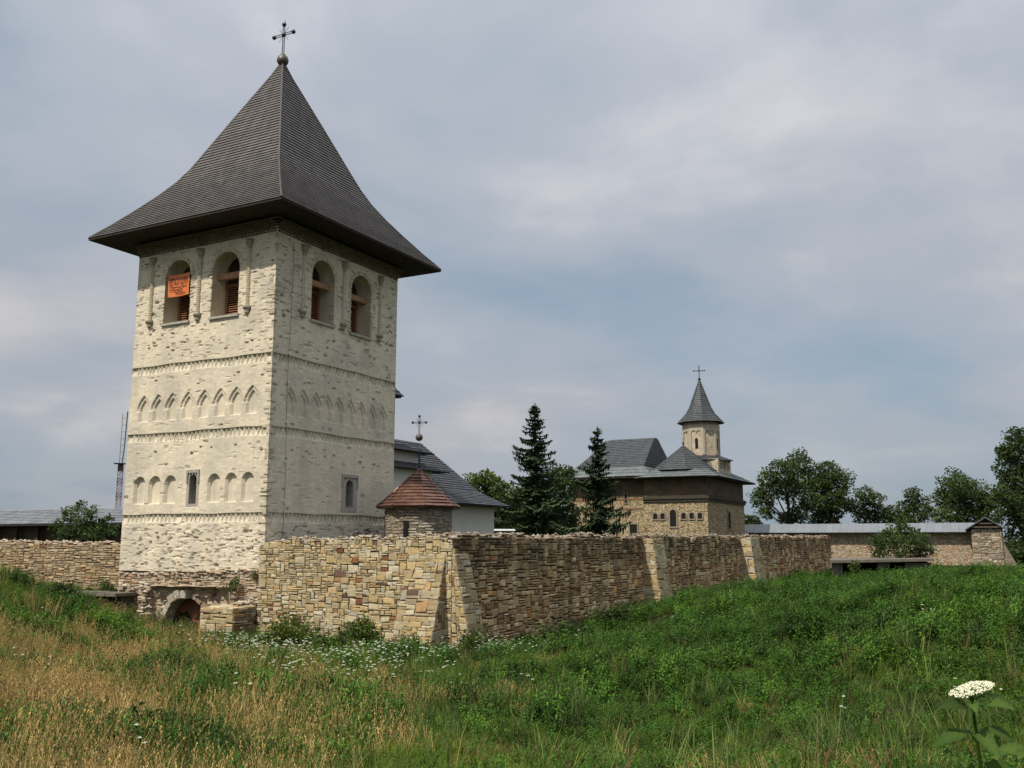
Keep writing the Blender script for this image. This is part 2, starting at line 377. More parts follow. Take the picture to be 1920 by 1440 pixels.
def vnoise(x, y, s, seed=0):
    return np.array([mnoise.noise((a * s + seed * 17.3, b * s - seed * 9.1, seed * 3.7)) for a, b in zip(x, y)])
# polar sheet: fine near the camera, reaching the horizon
na = 260; rad = np.concatenate([np.geomspace(1.0, 130, 190), np.geomspace(140, 5000, 24)])
ang = np.concatenate([np.radians(np.linspace(-40, 40, na)), np.radians(np.linspace(43, 317, 60))])
G = np.array([(r * math.sin(a), r * math.cos(a)) for r in rad for a in ang])
gz = ground_z(G[:, 0], G[:, 1])
near = np.hypot(G[:, 0], G[:, 1]) < 90
gz[near] += 0.07 * vnoise(G[near, 0], G[near, 1], 0.9) + 0.05 * vnoise(G[near, 0], G[near, 1], 2.3, 2)
nA = len(ang)
fi = np.array([(i * nA + j, i * nA + (j + 1) % nA, (i + 1) * nA + (j + 1) % nA, (i + 1) * nA + j) for i in range(len(rad) - 1) for j in range(nA)])
cen = len(G)
gv = np.vstack([np.column_stack([G, gz]), [[0, 0, -1.66]]])
fl = [tuple(q[::-1]) for q in fi.tolist()] + [(cen, (j + 1) % nA, j) for j in range(nA)]
m_g, t, b = new_mat('meadow_soil', 1.0, 0.05)
gp = N(t, 'ShaderNodeNewGeometry').outputs['Position']
c = ramp(t, nz(t, 0.35, 6, 0.65, gp), [(0.3, (0.022, 0.036, 0.010)), (0.5, (0.034, 0.045, 0.014)), (0.68, (0.075, 0.062, 0.026))], 'LINEAR')
c = mixc(t, ramp(t, nz(t, 9, 5, 0.7, gp), [(0.4, 0.0), (0.65, 0.7)]), c, (0.018, 0.022, 0.008))
t.links.new(c, b.inputs['Base Color']); bump(t, b, nz(t, 14, 5, 0.7, gp), 0.9, 0.08)
structure('ground', mesh_np('ground', gv, fl, None, True), m_g)

# ------------------------------------------------------------------ stone laying
PAL_GOLD = [(0.49, 0.38, 0.21), (0.55, 0.44, 0.26), (0.44, 0.32, 0.17), (0.59, 0.50, 0.33), (0.38, 0.28, 0.16), (0.53, 0.39, 0.19), (0.61, 0.54, 0.39), (0.45, 0.37, 0.24), (0.50, 0.36, 0.18), (0.57, 0.48, 0.32), (0.34, 0.27, 0.17), (0.48, 0.44, 0.34)]
_mg = (0.50, 0.405, 0.245); PAL_GOLD = [tuple((.84 * a + .16 * b) * .96 for a, b in zip(q, _mg)) for q in PAL_GOLD]
PAL_RED = [(0.29, 0.135, 0.065), (0.22, 0.10, 0.06), (0.38, 0.22, 0.10), (0.16, 0.10, 0.075), (0.45, 0.29, 0.15), (0.40, 0.25, 0.12)]
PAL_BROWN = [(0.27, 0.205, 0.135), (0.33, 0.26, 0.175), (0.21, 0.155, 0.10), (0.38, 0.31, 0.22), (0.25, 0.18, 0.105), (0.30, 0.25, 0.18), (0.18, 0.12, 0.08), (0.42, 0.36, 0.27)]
PAL_LEFT = [(0.42, 0.31, 0.19), (0.36, 0.26, 0.155), (0.47, 0.37, 0.24), (0.32, 0.245, 0.16), (0.40, 0.32, 0.22), (0.46, 0.33, 0.19)]
PAL_BASE = [(0.46, 0.38, 0.28), (0.40, 0.30, 0.21), (0.52, 0.44, 0.33), (0.42, 0.28, 0.18), (0.56, 0.49, 0.38), (0.36, 0.28, 0.20), (0.50, 0.42, 0.31)]
def pick(pal, red, rs):
    c = rs.choice(PAL_RED) if rs.random() < red else rs.choice(pal)
    k = rs.uniform(0.84, 1.14); return tuple(min(.75, x * k) for x in c)
def lay(W, H, cw, ch, rs, shapes):
    """fills a W by H field with rectangles of many sizes, returns (s0, s1, z0, z1)"""
    nx, ny = max(2, int(round(W / cw))), max(2, int(round(H / ch)))
    used = np.zeros((ny, nx), bool); R = []
    for j in range(ny):
        i = 0
        while i < nx:
            if used[j, i]: i += 1; continue
            run = 0
            while i + run < nx and not used[j, i + run]: run += 1
            for _ in range(12):
                w, h = rs.choice(shapes)
                w = min(w, run); h = min(h, ny - j)
                if not used[j:j + h, i:i + w].any(): break
            else: w, h = 1, 1
            used[j:j + h, i:i + w] = True
            R.append((i / nx * W, (i + w) / nx * W, j / ny * H, (j + h) / ny * H)); i += w
    return R
SH_MIX = [(2, 2)] * 6 + [(3, 2)] * 7 + [(4, 2)] * 4 + [(3, 1)] * 8 + [(5, 1)] * 7 + [(3, 3)] * 3 + [(2, 3)] * 1 + [(4, 4)] * 1 + [(2, 1)] * 6 + [(5, 3)] * 1 + [(4, 3)] * 2
SH_SLAB = [(3, 1)] * 5 + [(4, 1)] * 5 + [(2, 1)] * 4 + [(5, 1)] * 3 + [(3, 2)] * 3 + [(2, 2)] * 2 + [(4, 2)] * 2
def stone_geo(p, rect, rs, gap, proud, depth=0.12):
    """p(s, z, d) -> point; a lump with a chipped front"""
    s0, s1, z0, z1 = rect
    g = gap * rs.uniform(0.6, 1.3); s0 += g; s1 -= g; z0 += g * .8; z1 -= g * .8
    if s1 - s0 < .03 or z1 - z0 < .03: return None
    j = min(s1 - s0, z1 - z0) * 0.16
    q = [(s0, z0), (s1, z0), (s1, z1), (s0, z1)]
    q = [(a + rs.uniform(-j, j), b + rs.uniform(-j, j)) for a, b in q]
    pr = proud * rs.uniform(0.35, 1.25)
    bev = min(0.035, 0.2 * min(s1 - s0, z1 - z0))
    cs, cz = (s0 + s1) / 2, (z0 + z1) / 2
    def inn(a, b, k): return (a + (cs - a) / max(abs(cs - a), 1e-6) * k, b + (cz - b) / max(abs(cz - b), 1e-6) * k)
    V = [p(a, b, -depth) for a, b in q] + [p(a, b, pr * 0.45) for a, b in q]
    fr = [inn(a, b, bev * rs.uniform(.7, 1.5)) for a, b in q]
    V += [p(a, b, pr + rs.uniform(-.012, .012)) for a, b in fr]
    F = []
    for k in range(4):
        k2 = (k + 1) % 4
        F += [(k, k2, 4 + k2, 4 + k), (4 + k, 4 + k2, 8 + k2, 8 + k)]
    F.append((8, 9, 10, 11))
    return V, F
def lay_wall(p, W, H, cw, ch, rs, shapes, pal, red, gap=0.010, proud=0.026, keep=None, top=None, dark_top=0):
    out = []
    for r in lay(W, H, cw, ch, rs, shapes):
        cs, cz = (r[0] + r[1]) / 2, (r[2] + r[3]) / 2
        if keep and not keep(cs, cz): continue
        if top and cz > top(cs): continue
        ge = stone_geo(p, r, rs, gap, proud)
        if not ge: continue
        V, F = ge; c = pick(pal, red, rs)
        w = wor(V[9]); area = (r[1] - r[0]) * (r[3] - r[2]) / max(9, w[0] ** 2 + w[1] ** 2)
        out.append((area, V, F, c))
    return out
def set_stones(stones, parent, mat, n_max=300, name='stone', rest='stonework'):
    stones = sorted(stones, key=lambda q: -q[0])
    for a, V, F, c in stones[:n_max]: part(name, MB().add(V, F, c), mat, parent)
    if len(stones) > n_max:
        r = MB()
        for a, V, F, c in stones[n_max:]: r.add(V, F, c)
        part(rest, r, mat, parent, kind='stuff')
def lump(mb, c, r, rs, tint):
    """a broken bit of rubble"""
    V = []
    for d in ((1, 0, 0), (-1, 0, 0), (0, 1, 0), (0, -1, 0), (0, 0, 1), (0, 0, -1)):
        k = rs.uniform(.6, 1.3); V.append((c[0] + d[0] * r[0] * k + rs.uniform(-.3, .3) * r[0], c[1] + d[1] * r[1] * k + rs.uniform(-.3, .3) * r[1], c[2] + d[2] * r[2] * k))
    mb.add(V, [(0, 2, 4), (2, 1, 4), (1, 3, 4), (3, 0, 4), (2, 0, 5), (1, 2, 5), (3, 1, 5), (0, 3, 5)], tint)
def courses(mb, A, B, Cc, Dd, course, width, rs, thick=0.02, dark=None, tvar=0.16, jit=0.25, even=False):
    """shingles in overlapping courses over the plane A-B (eave) .. D-C (top)"""
    A, B, Cc, Dd = [np.array(q, float) for q in (A, B, Cc, Dd)]
    nrm = np.cross(B - A, Dd - A)
    if np.linalg.norm(nrm) < 1e-6: nrm = np.cross(B - A, Cc - A)
    nrm /= np.linalg.norm(nrm)
    if nrm[2] < 0: nrm = -nrm
    Ls = (np.linalg.norm((A + B) / 2 - (Cc + Dd) / 2)); n = max(1, int(round(Ls / course)))
    for i in range(n):
        t0, t1 = i / n, (i + 1) / n
        l0, r0 = A + (Dd - A) * t0, B + (Cc - B) * t0; l1, r1 = A + (Dd - A) * t1, B + (Cc - B) * t1
        wd = np.linalg.norm(r0 - l0); k = max(1, int(round(wd / width)))
        cuts = [0] + sorted(min(.999, max(.001, (q + rs.uniform(-jit, jit)) / k)) for q in range(1, k)) + [1]
        base = 1 + rs.uniform(-tvar, tvar) * .5
        for a, b in zip(cuts[:-1], cuts[1:]):
            th = thick * (1 if even else rs.uniform(.75, 1.25)); c = base * (1 + rs.uniform(-tvar, tvar))
            p0, p1 = l0 + (r0 - l0) * a, l0 + (r0 - l0) * b; p2, p3 = l1 + (r1 - l1) * b, l1 + (r1 - l1) * a
            dn = (p0 - p3) / max(1e-6, np.linalg.norm(p0 - p3)) * (0 if even else rs.uniform(0, .018))
            u = nrm * th
            mb.add([p0 + dn, p1 + dn, p1 + u + dn, p0 + u + dn, p2 + u * .12, p3 + u * .12], [(0, 1, 2, 3), (3, 2, 4, 5)], (c, c, c))

exec_order = []
# ------------------------------------------------------------------ the gate tower
TA, TB = 8.75, 9.28            # length of the lit face (along y) and of the shaded face (along x)
Z_BOT, Z_TOP = -1.32, 14.3
def round_arch(S, Z, c, w, z0, ztop, gr=0.0):
    w = w + gr; zs = ztop - (w - gr)
    return (np.abs(S - c) < w) & (Z > z0 - gr) & ((Z < zs) | ((S - c) ** 2 + (Z - zs) ** 2 < w * w))
def pointed(S, Z, c, w, z0, zs, za):
    h = np.clip((Z - zs) / (za - zs), 0, 1)
    return (np.abs(S - c) < w * (1 - h ** 1.65)) & (Z > z0) & (Z < za)
BANDS = (8.15, 4.94, 1.22)
L_WIN = [(6.02, 0.84, 10.1, 13.13), (2.97, 0.84, 10.08, 13.10)]
R_WIN = [(3.25, 0.82, 10.1, 13.10), (6.20, 0.81, 10.05, 13.10)]
L_PT = [7.80, 6.86, 5.95, 4.95, 3.93, 2.95, 2.0, 1.07]
R_PT = [1.25, 2.12, 3.02, 3.84, 4.65, 5.56, 6.42, 7.32, 8.20]
L_RD = [7.74, 6.74, 5.77, 3.08, 2.07, 1.11]
L_SLIT = (4.36, 0.21, 1.66, 2.96); R_SLIT = (5.70, 0.27, 1.62, 2.88)
def band_edge(z0, s): return z0 + 0.016 * np.sin(s * 1.1 + z0) + 0.012 * np.sin(s * 2.7 + 2 * z0)
def tower_face(side):
    W = TA if side == 'L' else TB
    st = 0.03; s = np.linspace(0, W, int(W / st) + 1); z = np.linspace(Z_BOT, Z_TOP, int((Z_TOP - Z_BOT) / st) + 1)
    S, Z = np.meshgrid(s, z); sd = 11 if side == 'L' else 23
    d = 0.020 * gnoise(S, Z, 0.45, sd) + 0.008 * gnoise(S, Z, 1.5, sd + 1) + 0.005 * gnoise(S, Z, 4.5, sd + 2, 1.8) + 0.004 * gnoise(S, Z, 11, sd + 3, 1.6)
    ex = np.zeros_like(S)
    smooth = np.zeros_like(S, bool)
    if side == 'L':
        nich = [(round_arch, (c, 0.345 + .02 * math.sin(5 * c), 1.69, 2.93), 0.17) for c in L_RD]
        sl, win, cc = L_SLIT, L_WIN, L_PT; hw = 0.29
    else:
        nich = []; sl, win, cc = R_SLIT, R_WIN, R_PT; hw = 0.28
    # flecks: places where slabs of stone show through the plaster
    r = random.Random(sd); stones = []
    keepout = np.zeros_like(S, bool)
    for c in cc: keepout |= pointed(S, Z, c, hw + .16, 5.45, 6.05, 6.85)
    for fn, a, dep in nich: keepout |= round_arch(S, Z, a[0], a[1], a[2], a[3], .06)
    for zb in BANDS: keepout |= (Z < zb + .06) & (Z > zb - .42)
    for w in win: keepout |= round_arch(S, Z, *w, .12)
    keepout |= (np.abs(S - sl[0]) < .55) & (Z > 1.3) & (Z < 3.2)
    nf = 1250 if side == 'L' else 1200
    for q in range(nf):
        zc = r.choice([r.uniform(9.9, 14.0), r.uniform(8.3, 14.0), r.uniform(-1.3, 14), r.uniform(-1.3, 1.0)]); sc_ = r.uniform(.05, W - .05)
        i, j = int((zc - Z_BOT) / st), int(sc_ / st)
        if not (0 <= i < len(z)) or keepout[i, min(j, len(s) - 1)]: continue
        a, bb = r.uniform(.05, .22), r.uniform(.012, .030)
        if r.random() < .16: a, bb = r.uniform(.07, .16), r.uniform(.05, .085)
        th = r.uniform(-.16, .16); am = r.choice([-1, -1, -1, .6]) * r.uniform(.014, .036)
        i0, i1, j0, j1 = max(0, i - 6), i + 7, max(0, j - 12), j + 13
        ss, zz = S[i0:i1, j0:j1] - sc_, Z[i0:i1, j0:j1] - zc
        e = np.clip(1.5 - ((ss * math.cos(th) + zz * math.sin(th)) / a) ** 4 - ((zz * math.cos(th) - ss * math.sin(th)) / bb) ** 4, 0, 1)
        d[i0:i1, j0:j1] += am * e
        if r.random() < .75: ex[i0:i1, j0:j1] = np.maximum(ex[i0:i1, j0:j1], e * r.uniform(.2, .8))
    # carved features
    for c in cc:
        o = pointed(S, Z, c, hw + .145, 6.02, 6.12, 6.76); k = 1.0 if side == 'L' else 0.9
        inn = pointed(S, Z, c, hw, 5.52, 6.10, 6.54)
        d = np.where(o & ~inn, -.065 * k + d * .3, d); d = np.where(inn, -.14 * k + d * .4, d); ex = np.where(o | inn, 0, ex)
    for fn, a, dep in nich:
        inn = fn(S, Z, *a); d = np.where(inn, -dep + d * .4, d); ex = np.where(inn, 0, ex)
    for zb in BANDS:
        zt = band_edge(zb, S); inn = (Z < zt) & (Z > zt - .40)
        low = np.clip((zt - Z) / .40, 0, 1)
        d = np.where(inn, d - .12 + .117 * low ** 1.7, d); ex = np.where(inn, 0, ex)
    fr = (np.abs(S - sl[0]) < sl[1] + (.17 if side == 'L' else .34)) & (Z > sl[2] - (.14 if side == 'L' else .27)) & (Z < sl[3] + (.17 if side == 'L' else .22))
    d = np.where(fr, -.05, d)
    cz = 0.5 * (z[:-1] + z[1:]); cs = 0.5 * (s[:-1] + s[1:]); CS, CZ = np.meshgrid(cs, cz)
    hole = np.zeros_like(CS, bool)
    for w in win: hole |= round_arch(CS, CZ, *w)
    hole |= round_arch(CS, CZ, *sl)
    g = 0.03 + 0.035 * np.abs(gnoise(np.zeros_like(z), z, 2.6, 5)) - 0.05 * (gnoise(np.zeros_like(z), z, 1.4, 8) > .25)
    edge = np.clip(1 - S / .16, 0, 1) * (g * .55)[:, None]; d = d + edge
    ex = np.maximum(ex, np.clip(1 - S / .20, 0, 1) * (gnoise(S, Z, 3.2, 31) > .12) * .7)
    if side == 'L': P = np.stack([-d, S, Z], -1)
    else: P = np.stack([S, -d, Z], -1)
    P[:, 0, 0] = -g; P[:, 0, 1] = -g
    if side == 'L': P[:, -1, 0] = 0
    ny, nx = S.shape; idx = np.arange(ny * nx).reshape(ny, nx)
    q = np.stack([idx[:-1, :-1], idx[:-1, 1:], idx[1:, 1:], idx[1:, :-1]], -1)[~hole]
    if side == 'L': q = q[:, ::-1]
    t = np.ones((ny * nx, 3)); t[:, 0] = (1 - ex).ravel()
    return P.reshape(-1, 3), q, t
tower = thing('gate_tower', 'tall square whitewashed stone gate tower with steep dark pyramid roof and cross', 'tower', (0, 0, -4.4))
TBASE = np.array(BASE['gate_tower'])
def tower_wall_mesh():
    vl, ql, tl = tower_face('L'); vr, qr, tr = tower_face('R')
    nb = len(vl) + len(vr)
    bk = [(0, TA, Z_BOT), (TB, TA, Z_BOT), (TB, 0, Z_BOT), (0, TA, Z_TOP), (TB, TA, Z_TOP), (TB, 0, Z_TOP)]
    v = np.vstack([vl, vr, bk]) - TBASE
    f = np.vstack([ql, qr + len(vl), np.array([(nb, nb + 3, nb + 4, nb + 1), (nb + 1, nb + 4, nb + 5, nb + 2)])])
    return mesh_np('wall', v, f, np.vstack([tl, tr, np.ones((6, 3))]), False)
twall = bpy.data.objects.new('wall', tower_wall_mesh()); COL.objects.link(twall); twall.data.materials.append(PLASTER); twall.parent = tower; BASE[twall.name] = tuple(TBASE)
def LP(s, z, d): return (-d, s, z)
def RP(s, z, d): return (s, -d, z)

# stones standing proud of the plaster, and the corner stones
rs = random.Random(5); nst = 0
def in_feature(side, s, z):
    S, Z = np.array([[s]]), np.array([[z]])
    for zb in BANDS:
        if zb - .6 < z < zb + .2: return True
    if 5.2 < z < 7.0: return True
    if 1.2 < z < 3.4: return True
    for w in (L_WIN if side == 'L' else R_WIN):
        if round_arch(S, Z, *w, .45)[0, 0]: return True
    return False
while nst < 230:
    side = rs.choice('LR'); W = TA if side == 'L' else TB
    s, z = rs.uniform(.3, W - .3), rs.choice([rs.uniform(8.4, 13.5), rs.uniform(-1.2, .6), rs.uniform(3.3, 8.3)])
    if in_feature(side, s, z): continue
    a, h = rs.uniform(.07, .21), rs.uniform(.025, .06)
    if rs.random() < .3: a, h = rs.uniform(.09, .16), rs.uniform(.06, .09)
    P = LP if side == 'L' else RP
    n = 7; ring = [(s + a * math.cos(2 * math.pi * k / n) * rs.uniform(.8, 1.1), z + h * math.sin(2 * math.pi * k / n) * rs.uniform(.8, 1.1)) for k in range(n)]
    V = [P(*q, -.06) for q in ring] + [P(s + (q[0] - s) * .8, z + (q[1] - z) * .75, .022 + rs.uniform(0, .02)) for q in ring]
    F = [(k, (k + 1) % n, n + (k + 1) % n, n + k) for k in range(n)] + [tuple(range(n, 2 * n))]
    k = rs.uniform(.75, 1.25); col = rs.choice([(.38, .31, .22), (.46, .39, .28), (.33, .28, .21), (.42, .32, .21), (.52, .45, .34)])
    part('exposed_stone', MB().add(V, F, tuple(x * k for x in col)), STONE, twall); nst += 1
for k in range(64):
    z = rs.uniform(-.9, 13.6); h = rs.uniform(.025, .085); la, lb = rs.uniform(.08, .40), rs.uniform(.08, .40)
    p = rs.uniform(.02, .055); c = rs.choice([(.60, .53, .41), (.52, .45, .34), (.66, .59, .45), (.42, .37, .29), (.66, .58, .45)])
    m = MB(); j = lambda: rs.uniform(-.015, .015)
    V = [(-p + j(), -p + j(), z - h), (-p * .7, la, z - h + j()), (.12, la, z - h), (.12, .12, z - h), (lb, .12, z - h), (lb, -p * .7, z - h + j()),
         (-p + j(), -p + j(), z + h), (-p * .7, la, z + h + j()), (.12, la, z + h), (.12, .12, z + h), (lb, .12, z + h), (lb, -p * .7, z + h + j())]
    m.add(V, [(0, 1, 7, 6), (5, 0, 6, 11), (1, 2, 8, 7), (4, 5, 11, 10), (6, 7, 8, 9), (6, 9, 10, 11), (0, 3, 2, 1), (0, 5, 4, 3)], c)
    part('corner_stone', m, STONE, twall)

# dogtooth bands
for side, W in (('L', TA), ('R', TB)):
    P = LP if side == 'L' else RP
    for zb in BANDS:
        bd = None; n = int(W / .265); r2 = random.Random(int(zb * 10) + len(side)); 
        strip = MB()
        zz = lambda s: float(band_edge(zb, s))
        for k in range(24):
            s0, s1 = W * k / 24, W * (k + 1) / 24
            strip.add([P(s0, zz(s0), -.14), P(s1, zz(s1), -.14), P(s1, zz(s1), .014), P(s0, zz(s0), .014), P(s1, zz(s1) + .06, .010), P(s0, zz(s0) + .06, .010)], [(0, 1, 2, 3), (3, 2, 4, 5)], (.95, .95, .95))
        bd = part('dogtooth_band', strip, BRICKM, tower)
        for k in range(n):
            if side == 'L' and zb < 2 and 18 < k < 20: continue
            s = (k + .5) * W / n + r2.uniform(-.03, .03); w = .118 * r2.uniform(.85, 1.0); zt = zz(s) - .012; h = .38 * r2.uniform(.85, 1.05); pr = r2.uniform(-.012, .012)
            if s < .25 or s > W - .2: continue
            V = [P(s - w, zt, -.12), P(s + w, zt, -.12), P(s + r2.uniform(-.03, .03), zt, pr), P(s - w * .9, zt - h, -.03), P(s + w * .9, zt - h, -.03), P(s, zt - h, .0)]
            c = r2.uniform(.88, 1.08)
            part('brick', MB().add(V, [(0, 1, 2), (0, 2, 5, 3), (2, 1, 4, 5), (3, 5, 4)], (c, c, c * .98)), BRICKM, bd)

# openings: reveals, arch bricks, sills, shutters, beams
def arch_pts(c, w, z0, ztop, n=14):
    zs = ztop - w
    return [(c - w, z0), (c - w, zs)] + [(c - w * math.cos(math.pi * i / n), zs + w * math.sin(math.pi * i / n)) for i in range(1, n)] + [(c + w, zs), (c + w, z0)]
def tunnel(P, pts, d0, d1, tint=(1, 1, 1)):
    m = MB(); n = len(pts)
    V = [P(*q, d0) for q in pts] + [P(*q, d1) for q in pts]
    return m.add(V, [(i, (i + 1) % n, n + (i + 1) % n, n + i) for i in range(n)], tint)
def tower_window(side, c, w, z0, zt, seed):
    P = LP if side == 'L' else RP; r2 = random.Random(seed)
    win = part('window', tunnel(P, arch_pts(c, w + .025, z0 - .02, zt + .025), .005, -1.0), PLASTER, tower)
    zs = zt - w
    for k in range(19):                                      # the ring of bricks round the head
        a0, a1 = math.pi * k / 19 + .02, math.pi * (k + 1) / 19 - .02
        ro, ri, pr = w + .20 + r2.uniform(-.03, .03), w - .005, .03 + r2.uniform(-.015, .02)
        q = [(c - rr * math.cos(a), zs + rr * math.sin(a)) for a, rr in ((a0, ri), (a1, ri), (a1, ro), (a0, ro))]
        cc = r2.uniform(.8, 1.05)
        V = [P(*u, -.25) for u in q] + [P(*u, pr) for u in q]
        part('arch_brick', MB().add(V, [(4, 5, 6, 7), (0, 1, 5, 4), (1, 2, 6, 5), (2, 3, 7, 6), (3, 0, 4, 7)], (cc, cc * .98, cc * .93)), BRICKM, win)
    m = MB(); 
    for zz_ in np.arange(z0 + .08, zs, .155):                # toothed stones of the jambs
        for sg in (-1, 1):
            if r2.random() < .35: continue
            l = r2.uniform(.10, .26); e = c + sg * w; pr = r2.uniform(.01, .045); hh = r2.uniform(.03, .055)
            q = [(e - sg * .004, zz_ - hh), (e + sg * l, zz_ - hh * .7), (e + sg * l, zz_ + hh * .7), (e - sg * .004, zz_ + hh)]
            V = [P(*u, -.3) for u in q] + [P(*u, pr) for u in q]
            m.add(V, [(4, 5, 6, 7), (0, 1, 5, 4), (1, 2, 6, 5), (2, 3, 7, 6), (3, 0, 4, 7)], (.92, .9, .84))
    part('jamb_stones', m, BRICKM, win, kind='stuff')
    a, b = P(c - w - .06, z0 - .10, -1.0), P(c + w + .06, z0 + .01, .10)
    part('sill', MB().box(a, b, (1.15, 1.15, 1.1)), GREYSTONE, win)
    fm = MB()
    for sg in (-1, 1): fm.box(P(c + sg * w, z0, -.86), P(c + sg * (w - .11), zs + .35, -.98))
    fm.box(P(c - w, z0 + .01, -.86), P(c + w, z0 + .10, -.98)); fm.box(P(c - w, z0 + 1.62, -.85), P(c + w, z0 + 1.75, -.98)); fm.box(P(c - .05, z0 + .1, -.87), P(c + .05, z0 + 1.62, -.97))
    part('shutter_frame', fm, WOOD, win)
    for k in range(14):
        z = z0 + .14 + k * .107
        for sg in (0, 1):
            s0, s1 = (c - w + .11, c - .05) if sg == 0 else (c + .05, c + w - .11)
            V = [P(s0, z, -.86), P(s1, z, -.86), P(s1, z + .07, -.96), P(s0, z + .07, -.96), P(s0, z - .018, -.86), P(s1, z - .018, -.86), P(s1, z + .05, -.965), P(s0, z + .05, -.965)]
            part('slat', MB().add(V, [(0, 1, 2, 3), (4, 7, 6, 5), (0, 4, 5, 1), (3, 2, 6, 7)]), WOOD, win)
    for k in range(6):                                       # boards of the head, in the dark
        z = z0 + 1.76 + k * .2
        part('head_board', MB().box(P(c - w, z, -.90), P(c + w, z + .188, -.94)), SOFFIT, win)
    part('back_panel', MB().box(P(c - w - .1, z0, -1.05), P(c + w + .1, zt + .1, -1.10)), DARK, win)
    return win
for i, w in enumerate(L_WIN):
    wo = tower_window('L', *w, 40 + i); z = 12.05 - .1 * i
    part('beam', MB().box(LP(w[0] - w[1] - .02, z - .02, -.30), LP(w[0] + w[1] + .02, z + .24, -.52)), BEAM, wo)
for i, w in enumerate(R_WIN):
    wo = tower_window('R', *w, 50 + i)
    part('beam', MB().box(RP(w[0] - w[1] - .02, 11.86, -.28), RP(w[0] + w[1] + .02, 12.12, -.50)), BEAM, wo)
def slit(side, c, w, z0, zt, fw):
    P = LP if side == 'L' else RP
    s = part('slit_window', tunnel(P, arch_pts(c, w + .01, z0 - .01, zt + .01, 8), .0, -.75), GREYSTONE, tower)
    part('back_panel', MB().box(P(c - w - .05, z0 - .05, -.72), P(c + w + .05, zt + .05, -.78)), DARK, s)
    top, bot = zt + (.17 if side == 'L' else .22), z0 - (.14 if side == 'L' else .27)
    f = MB(); o = arch_pts(c, w, z0, zt, 8)
    def rect_of(q): return (c + (fw if q[0] > c else -fw) if abs(q[0] - c) > w * .72 else c + (q[0] - c) / w * fw, min(max(q[1], bot), top) if abs(q[0] - c) > w * .72 else top)
    outer = [(c - fw, bot)] + [rect_of(q) for q in o[1:-1]] + [(c + fw, bot)]
    n = len(o); V = [P(*q, -.015) for q in o] + [P(*q, -.015) for q in outer] + [P(*q, -.08) for q in outer]
    F = [(i, i + 1, n + i + 1, n + i) for i in range(n - 1)] + [(n + i, n + i + 1, 2 * n + i + 1, 2 * n + i) for i in range(n - 1)]
    f.add(V, F, (1.12, 1.1, 1.08)); f.box(P(c - fw, bot, -.07), P(c + fw, z0, -.012), (1.12, 1.1, 1.08))
    part('stone_frame', f, GREYSTONE, s)
    h = MB().box(P(c - fw - .02, top - .10, -.05), P(c + fw + .02, top + .04, .05), (1.0, .98, .95))
    for sg in (-1, 1): h.box(P(c + sg * (fw - .07), top - .55, -.03), P(c + sg * (fw + .02), top - .1, .045), (1.0, .98, .95))
    for q in (-.5, 0, .5): h.box(P(c + q * fw - .02, top - .2, -.03), P(c + q * fw + .02, top - .1, .035), (1.0, .98, .95))
    part('hood_moulding', h, GREYSTONE, s)
slit('L', *L_SLIT, .37); slit('R', *R_SLIT, .60)
def colonnette(side, s):
    P = LP if side == 'L' else RP
    def at3(r, a, z): return P(s + r * math.cos(a), z, r * math.sin(a) * .9)
    def half(prof, n=7, tint=(1, 1, 1)):
        m = MB(); V = [at3(r, math.pi * k / (n - 1), z) for r, z in prof for k in range(n)]
        return m.add(V, [(i * n + k, i * n + k + 1, (i + 1) * n + k + 1, (i + 1) * n + k) for i in range(len(prof) - 1) for k in range(n - 1)], tint)
    prof = []
    for k in range(31):
        z = 10.36 + k * (12.98 - 10.36) / 30; prof += [(.082, z), (.118 if side == 'L' else .10, z + .02), (.115 if side == 'L' else .10, z + .062), (.082, z + .075)]
    c = part('colonnette', half(prof, 7, (.95, .93, .88)), BRICKM, tower)
    part('capital', half([(.10, 12.95), (.13, 13.1), (.22, 13.3), (.22, 13.36), (.17, 13.38), (.25, 13.46), (0.0, 13.47)], 7, (.88, .85, .76)), GREYSTONE, c)
    part('corbel', half([(.0, 10.02), (.14, 10.06), (.15, 10.2), (.23, 10.28), (.23, 10.36), (.0, 10.37)], 7, (.92, .88, .76)), GREYSTONE, c)
for s in (7.74, 4.62, 1.57): colonnette('L', s)
for s in (1.83, 4.78, 7.76): colonnette('R', s)
# stepped brick cornice in the shade of the eaves
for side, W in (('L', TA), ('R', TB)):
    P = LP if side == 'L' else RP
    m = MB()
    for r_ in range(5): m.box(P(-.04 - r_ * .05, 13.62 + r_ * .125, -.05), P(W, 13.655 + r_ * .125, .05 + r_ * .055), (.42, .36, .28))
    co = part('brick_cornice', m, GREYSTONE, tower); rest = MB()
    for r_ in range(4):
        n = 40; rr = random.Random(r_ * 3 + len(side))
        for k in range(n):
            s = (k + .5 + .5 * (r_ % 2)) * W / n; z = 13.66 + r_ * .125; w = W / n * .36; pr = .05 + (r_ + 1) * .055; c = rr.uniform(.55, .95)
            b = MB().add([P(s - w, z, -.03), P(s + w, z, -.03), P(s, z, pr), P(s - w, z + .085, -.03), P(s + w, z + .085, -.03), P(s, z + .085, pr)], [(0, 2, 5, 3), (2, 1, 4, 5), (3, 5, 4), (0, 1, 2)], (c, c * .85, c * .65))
            part('brick', b, GREYSTONE, co)
